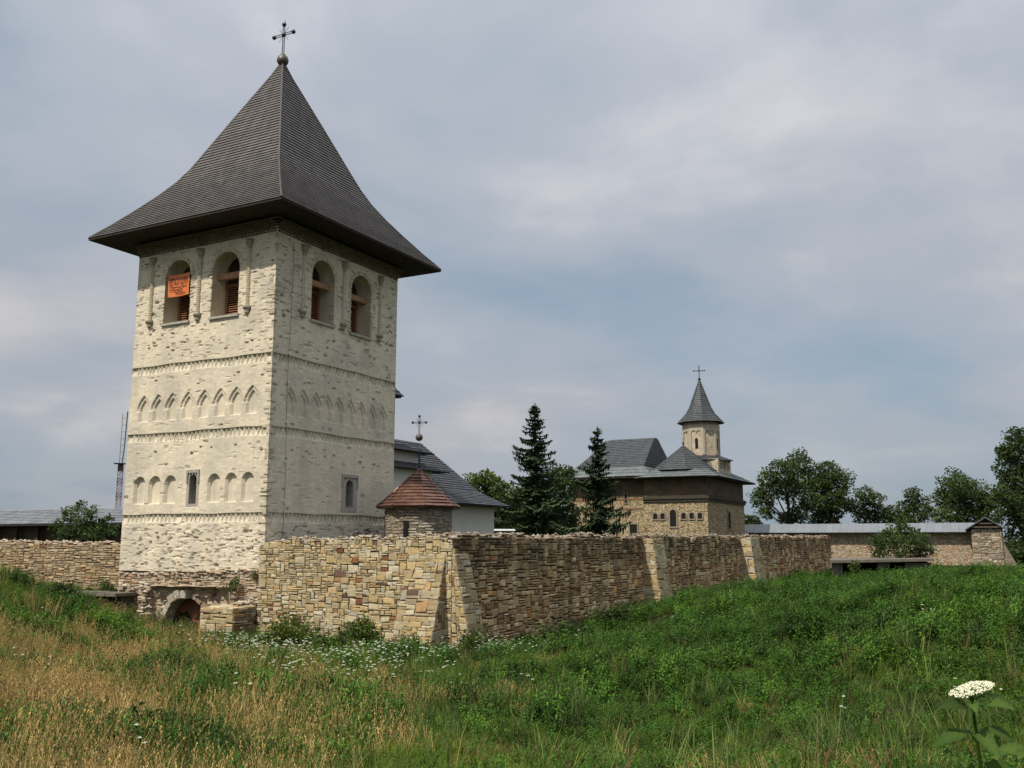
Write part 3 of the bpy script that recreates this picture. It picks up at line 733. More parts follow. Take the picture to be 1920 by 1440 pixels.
# roof
EO, EZ, AZ = 1.66, 14.37, 25.0
prof = [(EO, EZ), (.95, 15.12), (.2, 15.98), (-.5, 16.83), (-1.05, 17.6), (-1.45, 18.33), (-1.8, 19.1), (-2.9, 21.6), (-4.0, 24.05), (-4.30, 24.75)]
def corners(o, z):
    kx = (TB / 2 + o) if o > -4.0 else (TB / 2 + o); ky = TA / 2 + o
    f = max(0.0, (-o - 1.0) / 3.3) * (TB - TA) / 2; kx -= f
    kx, ky = max(kx, .10), max(ky, .10)
    cx, cy = TB / 2, TA / 2
    return [(cx - kx, cy + ky, z), (cx - kx, cy - ky, z), (cx + kx, cy - ky, z), (cx + kx, cy + ky, z)]
roof_base = MB()
rr_ = random.Random(77)
rings = [corners(o, z) for o, z in prof]
under = MB()
for i in range(len(rings) - 1):
    V = [(p[0], p[1], p[2] - .03) for p in rings[i] + rings[i + 1]]
    under.add(V, [(k, (k + 1) % 4, 4 + (k + 1) % 4, 4 + k) for k in range(4)], (.7, .7, .7))
roof = part('roof', under, SHINGLE, tower)
seg = [np.linalg.norm(np.array([(prof[i + 1][0] - prof[i][0]), prof[i + 1][1] - prof[i][1]])) for i in range(len(prof) - 1)]
tot = sum(seg); ncour = 58
def at_len(l):
    for i, q in enumerate(seg):
        if l <= q + 1e-9 or i == len(seg) - 1:
            k = min(1, l / q); return prof[i][0] + (prof[i + 1][0] - prof[i][0]) * k, prof[i][1] + (prof[i + 1][1] - prof[i][1]) * k
        l -= q
for i in range(ncour):
    a, b = corners(*at_len(tot * i / ncour)), corners(*at_len(tot * (i + 1) / ncour))
    m = MB()
    for k in range(4): courses(m, a[k], a[(k + 1) % 4], b[(k + 1) % 4], b[k], 9, .30, rr_, .055, tvar=.09, jit=.15, even=True)
    part('shingle_course', m, SHINGLE, roof)
hips = MB()
for k in range(4): hips.tube([Vector(r[k]) + Vector((0, 0, .03)) for r in rings], .055, 5, (.55, .5, .5))
part('hip_cap', hips, SHINGLE, roof)
e = corners(EO, EZ)
sof = MB()
V = [(p[0], p[1], EZ - .02) for p in e] + [(p[0], p[1], EZ - .08) for p in e]
sof.add(V, [(k, (k + 1) % 4, 4 + (k + 1) % 4, 4 + k) for k in range(4)])
ei, inn = corners(EO - .02, EZ - .07), corners(-.15, EZ - .07)
for k in range(4):
    for q in range(12):
        t0, t1 = q / 12 + .002, (q + 1) / 12 - .002
        A, B = np.array(ei[k]), np.array(inn[k]); A2, B2 = np.array(ei[(k + 1) % 4]), np.array(inn[(k + 1) % 4])
        sof.add([A + (B - A) * t0, A2 + (B2 - A2) * t0, A2 + (B2 - A2) * t1, A + (B - A) * t1], [(0, 1, 2, 3)])
part('eaves_soffit', sof, SOFFIT, tower)
# finial and cross
def iron_cross(parent, c, H, arm, half, rad, plane, balls=True, name='cross', mat=None):
    """openwork cross: twin bars, knobs at the ends, thin rays; plane = unit vector of the arms (local)"""
    mat = mat or IRON; px = np.array(plane); c = np.array(c); zc = H * .66
    P = lambda s, z: tuple(c + px * s + np.array([0, 0, z]))
    m = MB()
    for sg in (-1, 1):
        m.tube([P(sg * half, 0), P(sg * half, H)], rad, 5); m.tube([P(-arm, zc + sg * half), P(arm, zc + sg * half)], rad, 5)
    nb = int(H / (half * 3.2))
    for k in range(nb): m.tube([P(-half, H * k / nb), P(half, H * (k + .5) / nb)], rad * .5, 4); m.tube([P(half, H * (k + .5) / nb), P(-half, H * (k + 1) / nb)], rad * .5, 4)
    for s0 in (-arm, half):
        for k in range(4): 
            a = s0 + (arm - half) * k / 4; m.tube([P(a, zc - half), P(a + (arm - half) / 4, zc + half)], rad * .5, 4)
    cr = part(name, m, mat, parent)
    k = MB()
    for s, z in ((0, H), (arm, zc), (-arm, zc), (0, zc)): k.ball(P(s, z), half * 1.9, (1, 1, 1), 8, 6)
    part('knob', k, mat, cr)
    r = MB()
    for sx, sz in ((1, 1), (1, -1), (-1, 1), (-1, -1)): r.tube([P(sx * half, zc + sz * half), P(sx * arm * .48, zc + sz * arm * .55)], rad * .6, 4)
    r.tube([P(-half, H - .05), P(-half * 1.2, H + .32 * arm)], rad * .6, 4)
    part('ray', r, mat, cr)
    return cr
cx, cy = TB / 2, TA / 2
fin = MB().lathe((cx, cy, 24.55), [(.20, -.1), (.14, .12), (.10, .2), (.22, .26), (.30, .40), (.31, .52), (.26, .68), (.14, .80), (.13, .84), (.06, .86)], 14)
part('finial_ball', fin, BRONZE, tower, smooth=True)
iron_cross(tower, (cx, cy, 25.38), 1.72, .66, .062, .021, (0, 1, 0))
# lightning cable down the shaded face
cab = MB()
cab.tube([RP(1.03 + .05 * math.sin(z * .7), z, .05) for z in np.arange(.2, 13.6, .6)], .008, 5)
ca = part('lightning_cable', cab, IRON, tower)
for z in (10.9, 8.2, 6.9, 5.15, 3.4, 1.7): part('clip', MB().box(RP(.99, z, 0), RP(1.09, z + .08, .09)), WHITEP, ca)

# ------- rough lower storey with the gate
BASE_D = 0.02
ARC = (4.50, 1.22, -4.6, -2.45)     # centre, half width, bottom, crown of the gate arch
GZ0 = -4.7
def base_core():
    st = .07; s = np.arange(0, TA + st, st); z = np.arange(GZ0, -1.0, st); S, Z = np.meshgrid(s, z)
    d = -.05 + .07 * gnoise(S, Z, 1.2, 3) + .05 * gnoise(S, Z, 4, 4)
    pan = (S > 1.95) & (S < 6.62) & (Z < -1.98); d = np.where(pan, d - .24, d)
    top = -1.18 - .28 * S / TA + .10 * gnoise(S, Z, 1.6, 9)
    d = np.where(Z > top, -.2, d)
    P = np.stack([-d, S, Z], -1); ny, nx = S.shape; idx = np.arange(ny * nx).reshape(ny, nx)
    hole = round_arch(S[:-1, :-1] + st / 2, Z[:-1, :-1] + st / 2, *ARC)
    q = np.stack([idx[:-1, :-1], idx[:-1, 1:], idx[1:, 1:], idx[1:, :-1]], -1)[~hole][:, ::-1]
    v = P.reshape(-1, 3); nb = len(v)
    bk = np.array([(.15, TA, GZ0), (TB, TA, GZ0), (TB, 0.05, GZ0), (.15, 0.05, GZ0), (.15, TA, -1.3), (TB, TA, -1.3), (TB, 0.05, -1.3), (.15, 0.05, -1.3)])
    f = np.vstack([q, np.array([(1, 0, 4, 5), (2, 1, 5, 6), (3, 2, 6, 7)]) + nb])
    return mesh_np('lower_storey', np.vstack([v, bk]) - TBASE, f, None, False)
lower = bpy.data.objects.new('lower_storey', base_core()); COL.objects.link(lower); lower.parent = tower; BASE[lower.name] = tuple(TBASE)
lower.data.materials.append(simple('crumbling_masonry', (0.40, 0.31, 0.22), .95, .38, 3.2, .1, .9))
rs = random.Random(31)
def base_p(s, z, d):
    z = z + GZ0
    inside = 1.95 < s < 6.62 and z < -1.98
    return (-(d + (-.27 if inside else -.03)), s, z)
def base_keep(s, z):
    z = z + GZ0
    if z > -1.15 - .30 * s / TA + .1 * math.sin(s * 3.1): return False
    if bool(round_arch(np.array(s), np.array(z), *ARC, .34)): return False
    inside = 1.95 < s < 6.62 and z < -1.98
    return rs.random() < (.62 if inside else .86)
bst = lay_wall(base_p, TA, 3.62, .12, .075, rs, SH_SLAB + [(2, 2)] * 3, PAL_BASE, .02, .010, .05, base_keep)
set_stones(bst, lower, STONE, 220, 'stone', 'small_stonework')
led = MB()
for k in range(9):
    s0 = 2.0 + k * .5 + rs.uniform(-.1, .1); lump(led, (-.08, s0 + .25, -1.94 + rs.uniform(-.03, .03)), (.24, .36, .05), rs, (.46, .37, .27))
part('broken_ledge', led, STONE, lower)
rag = MB()
for k in range(70):
    s = rs.uniform(.05, TA - .05); lump(rag, (-.02, s, -1.17 - .30 * s / TA + rs.uniform(-.12, .05)), (.08, rs.uniform(.08, .2), .05), rs, rs.choice([(.62, .55, .43), (.45, .38, .28), (.35, .27, .19)]))
part('torn_plaster_edge', rag, STONE, lower, kind='stuff')
gate = part('gateway', tunnel(LP, arch_pts(ARC[0], ARC[1] + .02, ARC[2], ARC[3] + .02, 14), -.2, -1.5, (.5, .42, .34)), STONE, tower)
zs = ARC[3] - ARC[1]
for k in range(11):
    a0, a1 = math.pi * k / 11 + .012, math.pi * (k + 1) / 11 - .012
    ro = ARC[1] + (.36 if 5 <= k <= 7 else .20) + rs.uniform(-.03, .03); ri = ARC[1] - .02; pr = rs.uniform(-.07, -.02) + (.09 if 5 <= k <= 7 else 0) - (.16 if k < 5 else 0)
    q = [(ARC[0] - rr * math.cos(a), zs + rr * math.sin(a)) for a, rr in ((a0, ri), (a1, ri), (a1, ro), (a0, ro))]
    qc = (sum(u[0] for u in q) / 4, sum(u[1] for u in q) / 4)
    V = [LP(*u, -.5) for u in q] + [LP(*u, pr) for u in q] + [LP(u[0] + (qc[0] - u[0]) * .14, u[1] + (qc[1] - u[1]) * .14, pr + .03) for u in q]
    c = pick([(.46, .42, .35), (.38, .33, .26), (.50, .45, .37)] if k >= 5 else [(.38, .29, .2), (.32, .24, .16), (.42, .34, .25)], 0, rs)
    v = part('voussoir', MB().add(V, [(8, 9, 10, 11)] + [(i, (i + 1) % 4, 4 + (i + 1) % 4, 4 + i) for i in range(4)] + [(4 + i, 4 + (i + 1) % 4, 8 + (i + 1) % 4, 8 + i) for i in range(4)], c), STONE, gate)
    if k == 6:                                              # carved rosette
        rz = MB(); n = 12
        for r0, r1 in ((.10, .135), (.0, .05)):
            V = [LP(qc[0] + r * math.cos(2 * math.pi * i / n), qc[1] + r * math.sin(2 * math.pi * i / n), pr + dd) for r, dd in ((r0, .03), (r0, .055), (r1, .055), (r1, .03)) for i in range(n)]
            rz.add(V, [(j * n + i, j * n + (i + 1) % n, (j + 1) * n + (i + 1) % n, (j + 1) * n + i) for j in range(3) for i in range(n)], (.6, .56, .48))
        part('rosette', rz, STONE, v)
for k in range(12):
    s = ARC[0] - ARC[1] + .02 + k * (2 * ARC[1] - .04) / 12
    part('plank', MB().box(LP(s, -4.6, -.62), LP(s + .192, ARC[3] + .1, -.68 - .012 * (k % 2))), DOORW, gate)
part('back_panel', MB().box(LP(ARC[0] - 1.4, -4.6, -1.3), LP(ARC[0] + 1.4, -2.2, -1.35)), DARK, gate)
jm = MB()                                                    # broken jamb on the left of the gate panel
for k in range(60):
    s, z = rs.uniform(6.6, 7.2), rs.uniform(-4.3, -1.9); lump(jm, (-.02 - rs.uniform(0, .12), s, z), (.16, .15, .07), rs, rs.choice([(.62, .55, .46), (.5, .4, .3), (.55, .47, .37)]))
part('broken_jamb', jm, STONE, lower, kind='stuff')

# banner hung in the left window
ban = thing('banner', 'orange printed banner hung across the left window of the tower front', 'banner', (-.06, 5.86, 11.15))
B0, B1, BZ0, BZ1 = 5.20, 6.56, 11.36, 12.42
gm = MB(); nB = 10
for i in range(nB + 1):
    s = B0 + (B1 - B0) * i / nB
    for z, dz in ((BZ0, 0), ((BZ0 + BZ1) / 2, .02), (BZ1, 0)): gm.add([LP(s, z - .03 * math.sin(math.pi * i / nB), .07 + .018 * math.sin(i * 1.3) + dz)], [])
gm.f = [(i * 3 + k, i * 3 + k + 1, i * 3 + k + 4, i * 3 + k + 3) for i in range(nB) for k in range(2)]
part('sheet', gm, ORANGE, ban, smooth=True)
def lettering(txt, s_left, z_base, height, width, parent, name):
    cu = bpy.data.curves.new('t', 'FONT'); cu.body = txt; cu.size = 1.0
    ob = bpy.data.objects.new('t', cu); COL.objects.link(ob)
    dg = bpy.context.evaluated_depsgraph_get(); me = ob.evaluated_get(dg).to_mesh()
    v = np.array([p.co[:] for p in me.vertices]); f = [tuple(p.vertices) for p in me.polygons]
    ob.evaluated_get(dg).to_mesh_clear(); bpy.data.objects.remove(ob); bpy.data.curves.remove(cu)
    v[:, 0] -= v[:, 0].min(); v[:, 1] -= v[:, 1].min(); v[:, 0] *= width / v[:, 0].max(); v[:, 1] *= height / v[:, 1].max()
    m = MB().add([LP(s_left - q[0], z_base + q[1], .118) for q in v], f)
    part(name, m, INK, parent)
lettering('RESTNOV', 6.48, 11.86, .38, .66, ban, 'lettering')
lettering('KUMM', 5.74, 11.86, .38, .46, ban, 'lettering')
ln = MB()
for z, a, b in ((11.76, 6.4, 5.3), (11.64, 6.45, 5.6), (11.53, 6.1, 5.55), (11.45, 6.0, 5.4)):
    s = a
    while s > b:
        w = rs.uniform(.05, .16); ln.box(LP(s, z, .112), LP(max(b, s - w), z + .035, .118)); s -= w + .03
part('small_print', ln, INK, ban)
for s in (B0 + .04, B1 - .04): part('tie', MB().tube([LP(s, BZ1 - .03, .06), LP(s + (.12 if s > 6 else -.02), BZ1 + .10, -.3)], .012, 5), IRON, ban)
# ------------------------------------------------------------------ curtain walls and buttresses
WX = -0.60                        # outer face of the front wall
WY = -9.68                        # outer face of the side wall
rs = random.Random(101)
def fw_top(y): return -0.02 + .22 * (-y - .3) / 9.3 + .05 * math.sin(y * 2.1) + .06 * math.sin(y * 5.3)
fwall = thing('stone_wall', 'sunlit golden ashlar curtain wall joined to the front corner of the gate tower', 'wall', (WX, -5, -4.2))
core = MB(); nC = 40
for k in range(nC):
    y0, y1 = -.28 - 9.38 * k / nC, -.28 - 9.38 * (k + 1) / nC
    for xa, xb in ((WX + .03, WX + 1.0),):
        V = [(xa, y0, -4.8), (xb, y0, -4.8), (xb, y1, -4.8), (xa, y1, -4.8), (xa, y0, fw_top(y0) - .06), (xb, y0, fw_top(y0) - .06), (xb, y1, fw_top(y1) - .06), (xa, y1, fw_top(y1) - .06)]
        core.add(V, [(0, 3, 7, 4), (1, 5, 6, 2), (4, 7, 6, 5)] + ([(0, 4, 5, 1)] if k == 0 else []) + ([(3, 2, 6, 7)] if k == nC - 1 else []))
part('core', core, MORTAR, fwall)
fp = lambda s, z, d: (WX - d, -.30 - s, z - 4.4)
st = lay_wall(fp, 9.36, 4.62, .106, .086, rs, SH_MIX, PAL_GOLD, .055, .013, .030, top=lambda s: fw_top(-.3 - s) + 4.36)
set_stones(st, fwall, STONE, 300, 'stone', 'small_stonework')
rub = MB()
for k in range(280):
    y = rs.uniform(-9.6, -.3); lump(rub, (WX + rs.uniform(0, .85), y, fw_top(y) + rs.uniform(-.07, .06)), (rs.uniform(.05, .14), rs.uniform(.05, .16), rs.uniform(.03, .085)), rs, rs.choice([(.46, .41, .33), (.4, .34, .26), (.36, .29, .2), (.52, .46, .38), (.3, .23, .16)]))
part('rubble_coping', rub, STONE, fwall, kind='stuff')
part('mortar_bed', MB().box((WX + .04, -.35, -.2), (WX + .9, -9.5, -.045), (1, 1, 1)), simple('pale_mortar', (.5, .45, .37), .95, .2, 5, .1, .6), fwall)

def buttress_x(parent, y0, y1, ztop, zbot, prot, seed, pal, red, flare=.0):
    """battered buttress on the front wall, standing out towards -x"""
    r = random.Random(seed); H = ztop - zbot
    f = lambda z: max(0, (ztop - z) / H) * prot
    b = MB().add([(WX + .05, y0, zbot), (WX - prot + .03, y0 + flare, zbot), (WX - prot + .03, y1, zbot), (WX + .05, y1, zbot), (WX + .05, y0, ztop), (WX + .03, y0, ztop), (WX + .03, y1, ztop), (WX + .05, y1, ztop)], [(0, 1, 5, 4), (1, 2, 6, 5), (2, 3, 7, 6), (4, 5, 6, 7)])
    bo = part('buttress', b, MORTAR, parent)
    W = y0 - y1; S = []
    front = lambda s, z, d: (WX - f(z + zbot) - d, y0 + flare * (1 - (z / H)) - s * (1 + flare * (1 - z / H) / W), z + zbot)
    S += lay_wall(front, W, H, .12, .10, r, SH_MIX, pal, red, .009, .025)
    side = lambda s, z, d: (WX - f(z + zbot) * s, y1 - d, z + zbot)
    S += [q for q in lay_wall(side, 1.0, H, .34, .13, r, [(1, 1), (1, 2), (2, 2), (3, 2), (3, 1), (2, 1)], pal, red, .009, .025)]
    set_stones(S, bo, STONE, 160, 'stone', 'small_stonework'); return bo
buttress_x(fwall, -7.75, -9.35, -.45, -4.6, 1.22, 71, [tuple(.84 * x for x in q) for q in PAL_GOLD], .08, .12)

swall = thing('stone_wall', 'long shaded brown rubble wall running back with stepped buttresses and crumbled top', 'wall', (35, WY, -4.2))
LEN = 77.2
def sw_top(x): return .18 + .0042 * x + .05 * math.sin(x * 1.7) + .05 * math.sin(x * .61) + .04 * math.sin(x * 4.1)
core = MB(); nC = 150
for k in range(nC):
    x0, x1 = WX + .02 + (LEN + .5) * k / nC, WX + .02 + (LEN + .5) * (k + 1) / nC
    V = [(x0, WY + .03, -5), (x1, WY + .03, -5), (x1, WY + 1.0, -5), (x0, WY + 1.0, -5), (x0, WY + .03, sw_top(x0) - .06), (x1, WY + .03, sw_top(x1) - .06), (x1, WY + 1.0, sw_top(x1) - .06), (x0, WY + 1.0, sw_top(x0) - .06)]
    core.add(V, [(0, 1, 5, 4), (2, 3, 7, 6), (4, 5, 6, 7)] + ([(1, 2, 6, 5)] if k == nC - 1 else []) + ([(3, 0, 4, 7)] if k == 0 else []))
part('core', core, MORTAR_DARK, swall)
S = []; x = WX
while x < LEN - .6:
    w = min(7.0, LEN - .6 - x); g = 1 + .004 * x
    sp = (lambda x0: (lambda s, z, d: (x0 + s, WY - d, z - 4.5)))(x)
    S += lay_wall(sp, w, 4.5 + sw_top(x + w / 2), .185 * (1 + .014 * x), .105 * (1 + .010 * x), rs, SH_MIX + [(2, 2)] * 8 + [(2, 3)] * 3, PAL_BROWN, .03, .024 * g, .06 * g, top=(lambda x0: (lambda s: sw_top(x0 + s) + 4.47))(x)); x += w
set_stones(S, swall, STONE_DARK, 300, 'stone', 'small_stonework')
rub = MB()
for k in range(1100):
    x = WX + LEN * rs.random() ** 1.3; lump(rub, (x, WY + rs.uniform(-.02, .8), sw_top(x) + rs.uniform(-.07, .07)), (rs.uniform(.06, .2), rs.uniform(.06, .16), rs.uniform(.04, .10)), rs, rs.choice([(.33, .28, .22), (.29, .24, .18), (.24, .19, .14), (.38, .33, .27), (.19, .15, .11)]))
part('rubble_coping', rub, STONE, swall, kind='stuff')
endm = MB()
for k in range(26): lump(endm, (LEN - .1, WY + rs.uniform(0, .9), -4 + k * .17), (.35, .3, .14), rs, (.5, .42, .3))
part('broken_end', endm, STONE, swall, kind='stuff')
def buttress_y(parent, x0, x1, ztop, zbot, ptop, pbot, seed, palL, palF, flare=.25, spread=0.0):
    """battered buttress on the side wall: lit left flank, shaded front"""
    r = random.Random(seed); H = ztop - zbot
    f = lambda z: pbot + (ptop - pbot) * max(0, min(1, (z - zbot) / H))
    xr = lambda z: x1 + spread * (1 - (z - zbot) / H)
    b = MB().add([(x0 + .03, WY + .05, zbot), (x0 + .03, WY - pbot + .03, zbot), (xr(zbot) - .03, WY - pbot + .03, zbot), (xr(zbot) - .03, WY + .05, zbot),
                  (x0 + .03, WY + .05, ztop), (x0 + .03, WY - ptop + .03, ztop), (x1 - .03, WY - ptop + .03, ztop), (x1 - .03, WY + .05, ztop)], [(0, 1, 5, 4), (1, 2, 6, 5), (2, 3, 7, 6), (4, 5, 6, 7)])
    bo = part('buttress', b, MORTAR_DARK, parent)
    k = 1 + .012 * max(0, x0)
    L_ = lambda s, z, d: (x0 - d, WY - f(z + zbot) * (1 - s / pbot), z + zbot)
    F_ = lambda s, z, d: (x0 + s * (xr(z + zbot) - x0) / (x1 - x0), WY - f(z + zbot) - d, z + zbot)
    S = lay_wall(L_, pbot, H, .17 * k, .12 * k, r, SH_MIX, palL, .03, .010, .028)
    set_stones(S, bo, STONE, 110, 'stone', 'small_stonework')
    S = lay_wall(F_, x1 - x0, H, .17 * k, .12 * k, r, SH_MIX, palF, .03, .010, .028)
    set_stones(S, bo, STONE, 90, 'stone', 'small_stonework')
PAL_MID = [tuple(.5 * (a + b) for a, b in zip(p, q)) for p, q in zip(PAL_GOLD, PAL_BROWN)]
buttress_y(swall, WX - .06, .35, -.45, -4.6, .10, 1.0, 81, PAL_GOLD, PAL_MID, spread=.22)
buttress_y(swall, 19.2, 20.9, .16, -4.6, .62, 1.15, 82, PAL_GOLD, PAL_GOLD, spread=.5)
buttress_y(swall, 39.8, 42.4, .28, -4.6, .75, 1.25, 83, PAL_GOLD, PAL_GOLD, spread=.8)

# pier standing before the gate
pier = thing('stone_pier', 'squared stone pier in front of the gate arch with deeply shaded right side', 'pier', (-1.25, .65, -4.4))
part('core', MB().box((-1.87, -.22, -4.8), (-.2, 1.47, -2.66)), MORTAR, pier)
pp = lambda s, z, d: (-1.9 - d, 1.5 - s, z - 4.7)
S = lay_wall(pp, 1.75, 2.06, .17, .12, rs, SH_MIX + [(4, 2)] * 6, PAL_GOLD, .10, .012, .035)
ps = lambda s, z, d: (-1.9 + s, -.25 - d, z - 4.7)
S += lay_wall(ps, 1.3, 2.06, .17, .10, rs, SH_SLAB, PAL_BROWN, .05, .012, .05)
pl = lambda s, z, d: (-1.9 + s, 1.5 + d, z - 4.7)
S += lay_wall(pl, 1.3, 2.06, .17, .12, rs, SH_MIX, PAL_GOLD, .05, .012, .03)
pt = lambda s, z, d: (-1.9 + z, 1.5 - s, -2.66 + d)
S += lay_wall(pt, 1.75, 1.3, .2, .2, rs, SH_MIX, PAL_GOLD, .05, .012, .05)
set_stones(S, pier, STONE, 200, 'stone', 'small_stonework')
rub = MB()
for k in range(60):
    y = rs.uniform(-.2, 1.4); lump(rub, (rs.uniform(-.6, -.05), y, -2.64 + .35 * rs.random() * (1 - abs(y - .2))), (.12, .14, .07), rs, rs.choice([(.5, .42, .32), (.42, .33, .23), (.58, .5, .4)]))
part('fallen_rubble', rub, STONE, pier, kind='stuff')

# low ledge left of the gate
ledge = thing('stone_ledge', 'low flat stone slab ledge jutting out at the lower left corner of the tower', 'ledge', (-.6, 8.6, -4))
for k in range(5):
    y = 7.45 + k * .72; part('slab', MB().box((-1.15 + rs.uniform(-.06, .06), y, -2.42), (.05, y + .69, -2.26 - rs.uniform(0, .03))), CONCRETE, ledge)
part('support', MB().box((-.75, 7.6, -4.6), (-.03, 10.9, -2.425)), MORTAR_DARK, ledge)

# wall on the left of the tower
lwall = thing('stone_wall', 'sunlit rough slab stone wall running left from the gate tower', 'wall', (1.0, 18, -2.5))
def lw_top(y): return -.12 + .012 * (y - 10) + .04 * math.sin(y * 2.3) + .04 * math.sin(y * 5.1)
core = MB(); nC = 30
for k in range(nC):
    y0, y1 = 9.05 + 17 * k / nC, 9.05 + 17 * (k + 1) / nC
    core.add([(1.03, y0, -4), (1.9, y0, -4), (1.9, y1, -4), (1.03, y1, -4), (1.03, y0, lw_top(y0) - .06), (1.9, y0, lw_top(y0) - .06), (1.9, y1, lw_top(y1) - .06), (1.03, y1, lw_top(y1) - .06)], [(0, 4, 7, 3), (1, 2, 6, 5), (4, 5, 6, 7), (0, 1, 5, 4)])
part('core', core, MORTAR, lwall)
lp = lambda s, z, d: (1.0 - d, 9.05 + s, z - 3.4)
S = lay_wall(lp, 17.0, 3.55, .145, .085, rs, SH_SLAB + [(3, 2)] * 5, PAL_LEFT, .03, .013, .06, top=lambda s: lw_top(9.05 + s) + 3.36)
set_stones(S, lwall, STONE, 300, 'stone', 'small_stonework')
rub = MB()
for k in range(330):
    y = rs.uniform(9.1, 26); lump(rub, (1.0 + rs.uniform(0, .8), y, lw_top(y) + rs.uniform(-.06, .05)), (.12, rs.uniform(.08, .2), .06), rs, rs.choice([(.46, .38, .28), (.4, .31, .21), (.5, .43, .34)]))
part('rubble_coping', rub, STONE, lwall, kind='stuff')

# ------------------------------------------------------------------ copper roofed turret
TC = (7.5, -2.75)
tur = thing('round_turret', 'small round stone turret with faceted copper roof beside the gate tower', 'turret', (TC[0], TC[1], -2.1))
wallm = MB().lathe((TC[0], TC[1], 0), [(1.62, -2.3), (1.60, 1.78)], 28)
part('wall', wallm, TURRET_STONE, tur)
va = math.atan2((-C0 - 0)[1] * 0 + loc((0, 0, 0))[1] - TC[1], loc((0, 0, 0))[0] - TC[0])
for k in range(190):                                        # stones of the drum that face us
    a = va + rs.uniform(-1.5, 1.5); z = -.1 + 1.85 * (k // 14) / 14 + rs.uniform(-.02, .02); w = rs.uniform(.05, .12); h = rs.uniform(.022, .05); 
    P = lambda da, zz, d: (TC[0] + (1.6 + d) * math.cos(a + da), TC[1] + (1.6 + d) * math.sin(a + da), zz)
    V = [P(-w, z - h, -.05), P(w, z - h, -.05), P(w, z + h, -.05), P(-w, z + h, -.05), P(-w * .9, z - h * .8, .03), P(w * .9, z - h * .8, .035), P(w * .9, z + h * .8, .03), P(-w * .9, z + h * .8, .025)]
    pale = abs(a - va - .1) < .35 and z < .95  # sunlit spot low on the drum, put into the stone colour
    part('stone', MB().add(V, [(4, 5, 6, 7), (0, 1, 5, 4), (1, 2, 6, 5), (2, 3, 7, 6), (3, 0, 4, 7)], pick([(.58, .50, .39), (.64, .57, .46)] if pale else [(.30, .255, .19), (.35, .30, .23), (.26, .215, .16), (.40, .34, .25)], 0, rs)), STONE, tur)
P = lambda da, zz, d: (TC[0] + (1.6 + d) * math.cos(va + .34 * -1 + da), TC[1] + (1.6 + d) * math.sin(va - .34 + da), zz)
ls = MB(); a_ = va - .36
for (da, z0, z1) in ((0.07, .2, .95),):
    V = [(TC[0] + r * math.cos(a_ + s * da), TC[1] + r * math.sin(a_ + s * da), z) for r in (1.3, 1.655) for s, z in ((-1, z0), (1, z0), (1, z1), (-1, z1))]
    ls.add(V, [(4, 5, 6, 7), (0, 1, 5, 4), (1, 2, 6, 5), (2, 3, 7, 6), (3, 0, 4, 7)])
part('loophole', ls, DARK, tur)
N8 = 8; rot8 = va + math.pi / 8 - .25
cr = MB(); prof_t = [(2.02, 1.62), (1.45, 2.08), (.95, 2.56), (.5, 2.98), (.12, 3.3)]
under = MB().lathe((TC[0], TC[1], 0), [(r, z - .03) for r, z in prof_t], N8, rot8, (.8, .8, .8))
croof = part('roof', under, COPPER, tur)
for i in range(len(prof_t) - 1):
    for k in range(N8):
        q = lambda r, kk: (TC[0] + r * math.cos(rot8 + 2 * math.pi * kk / N8), TC[1] + r * math.sin(rot8 + 2 * math.pi * kk / N8))
        (r0, z0), (r1, z1) = prof_t[i], prof_t[i + 1]
        for h in range(3 if i < 3 else 2):
            nh = 3 if i < 3 else 2
            ra, za = r0 + (r1 - r0) * h / nh, z0 + (z1 - z0) * h / nh; rb, zb = r0 + (r1 - r0) * (h + 1) / nh, z0 + (z1 - z0) * (h + 1) / nh
            m = MB(); courses(m, (*q(ra, k), za), (*q(ra, k + 1), za), (*q(rb, k + 1), zb), (*q(rb, k), zb), 9, .42, rs, .055, tvar=.2, jit=.2)
            part('copper_sheet', m, COPPER, croof)
hp = MB()
for k in range(N8): hp.tube([(TC[0] + r * math.cos(rot8 + 2 * math.pi * k / N8), TC[1] + r * math.sin(rot8 + 2 * math.pi * k / N8), z + .03) for r, z in prof_t], .035, 5, (.6, .6, .6))
part('hip_seam', hp, COPPER, croof)
part('eaves', MB().lathe((TC[0], TC[1], 0), [(1.5, 1.60), (2.0, 1.53), (2.03, 1.62), (1.6, 1.66)], N8, rot8, (.5, .5, .5)), COPPER, tur)
part('cap', MB().lathe((TC[0], TC[1], 3.2), [(.17, 0), (.13, .12), (.15, .2), (.02, .24)], 10, 0, (1.1, 1, 1)), COPPER, tur)
sp = MB().tube([(TC[0], TC[1], 3.3), (TC[0], TC[1], 4.35)], .035, 6)
for z in (3.55, 3.8, 4.05): sp.lathe((TC[0], TC[1], z), [(.035, 0), (.08, .05), (.035, .1)], 8)
for a in (0, .5, 1, 1.5): sp.tube([(TC[0], TC[1], 3.98), (TC[0] + .22 * math.cos(a * math.pi), TC[1] + .22 * math.sin(a * math.pi), 4.05)], .014, 4)
part('spike', sp, IRON, tur)

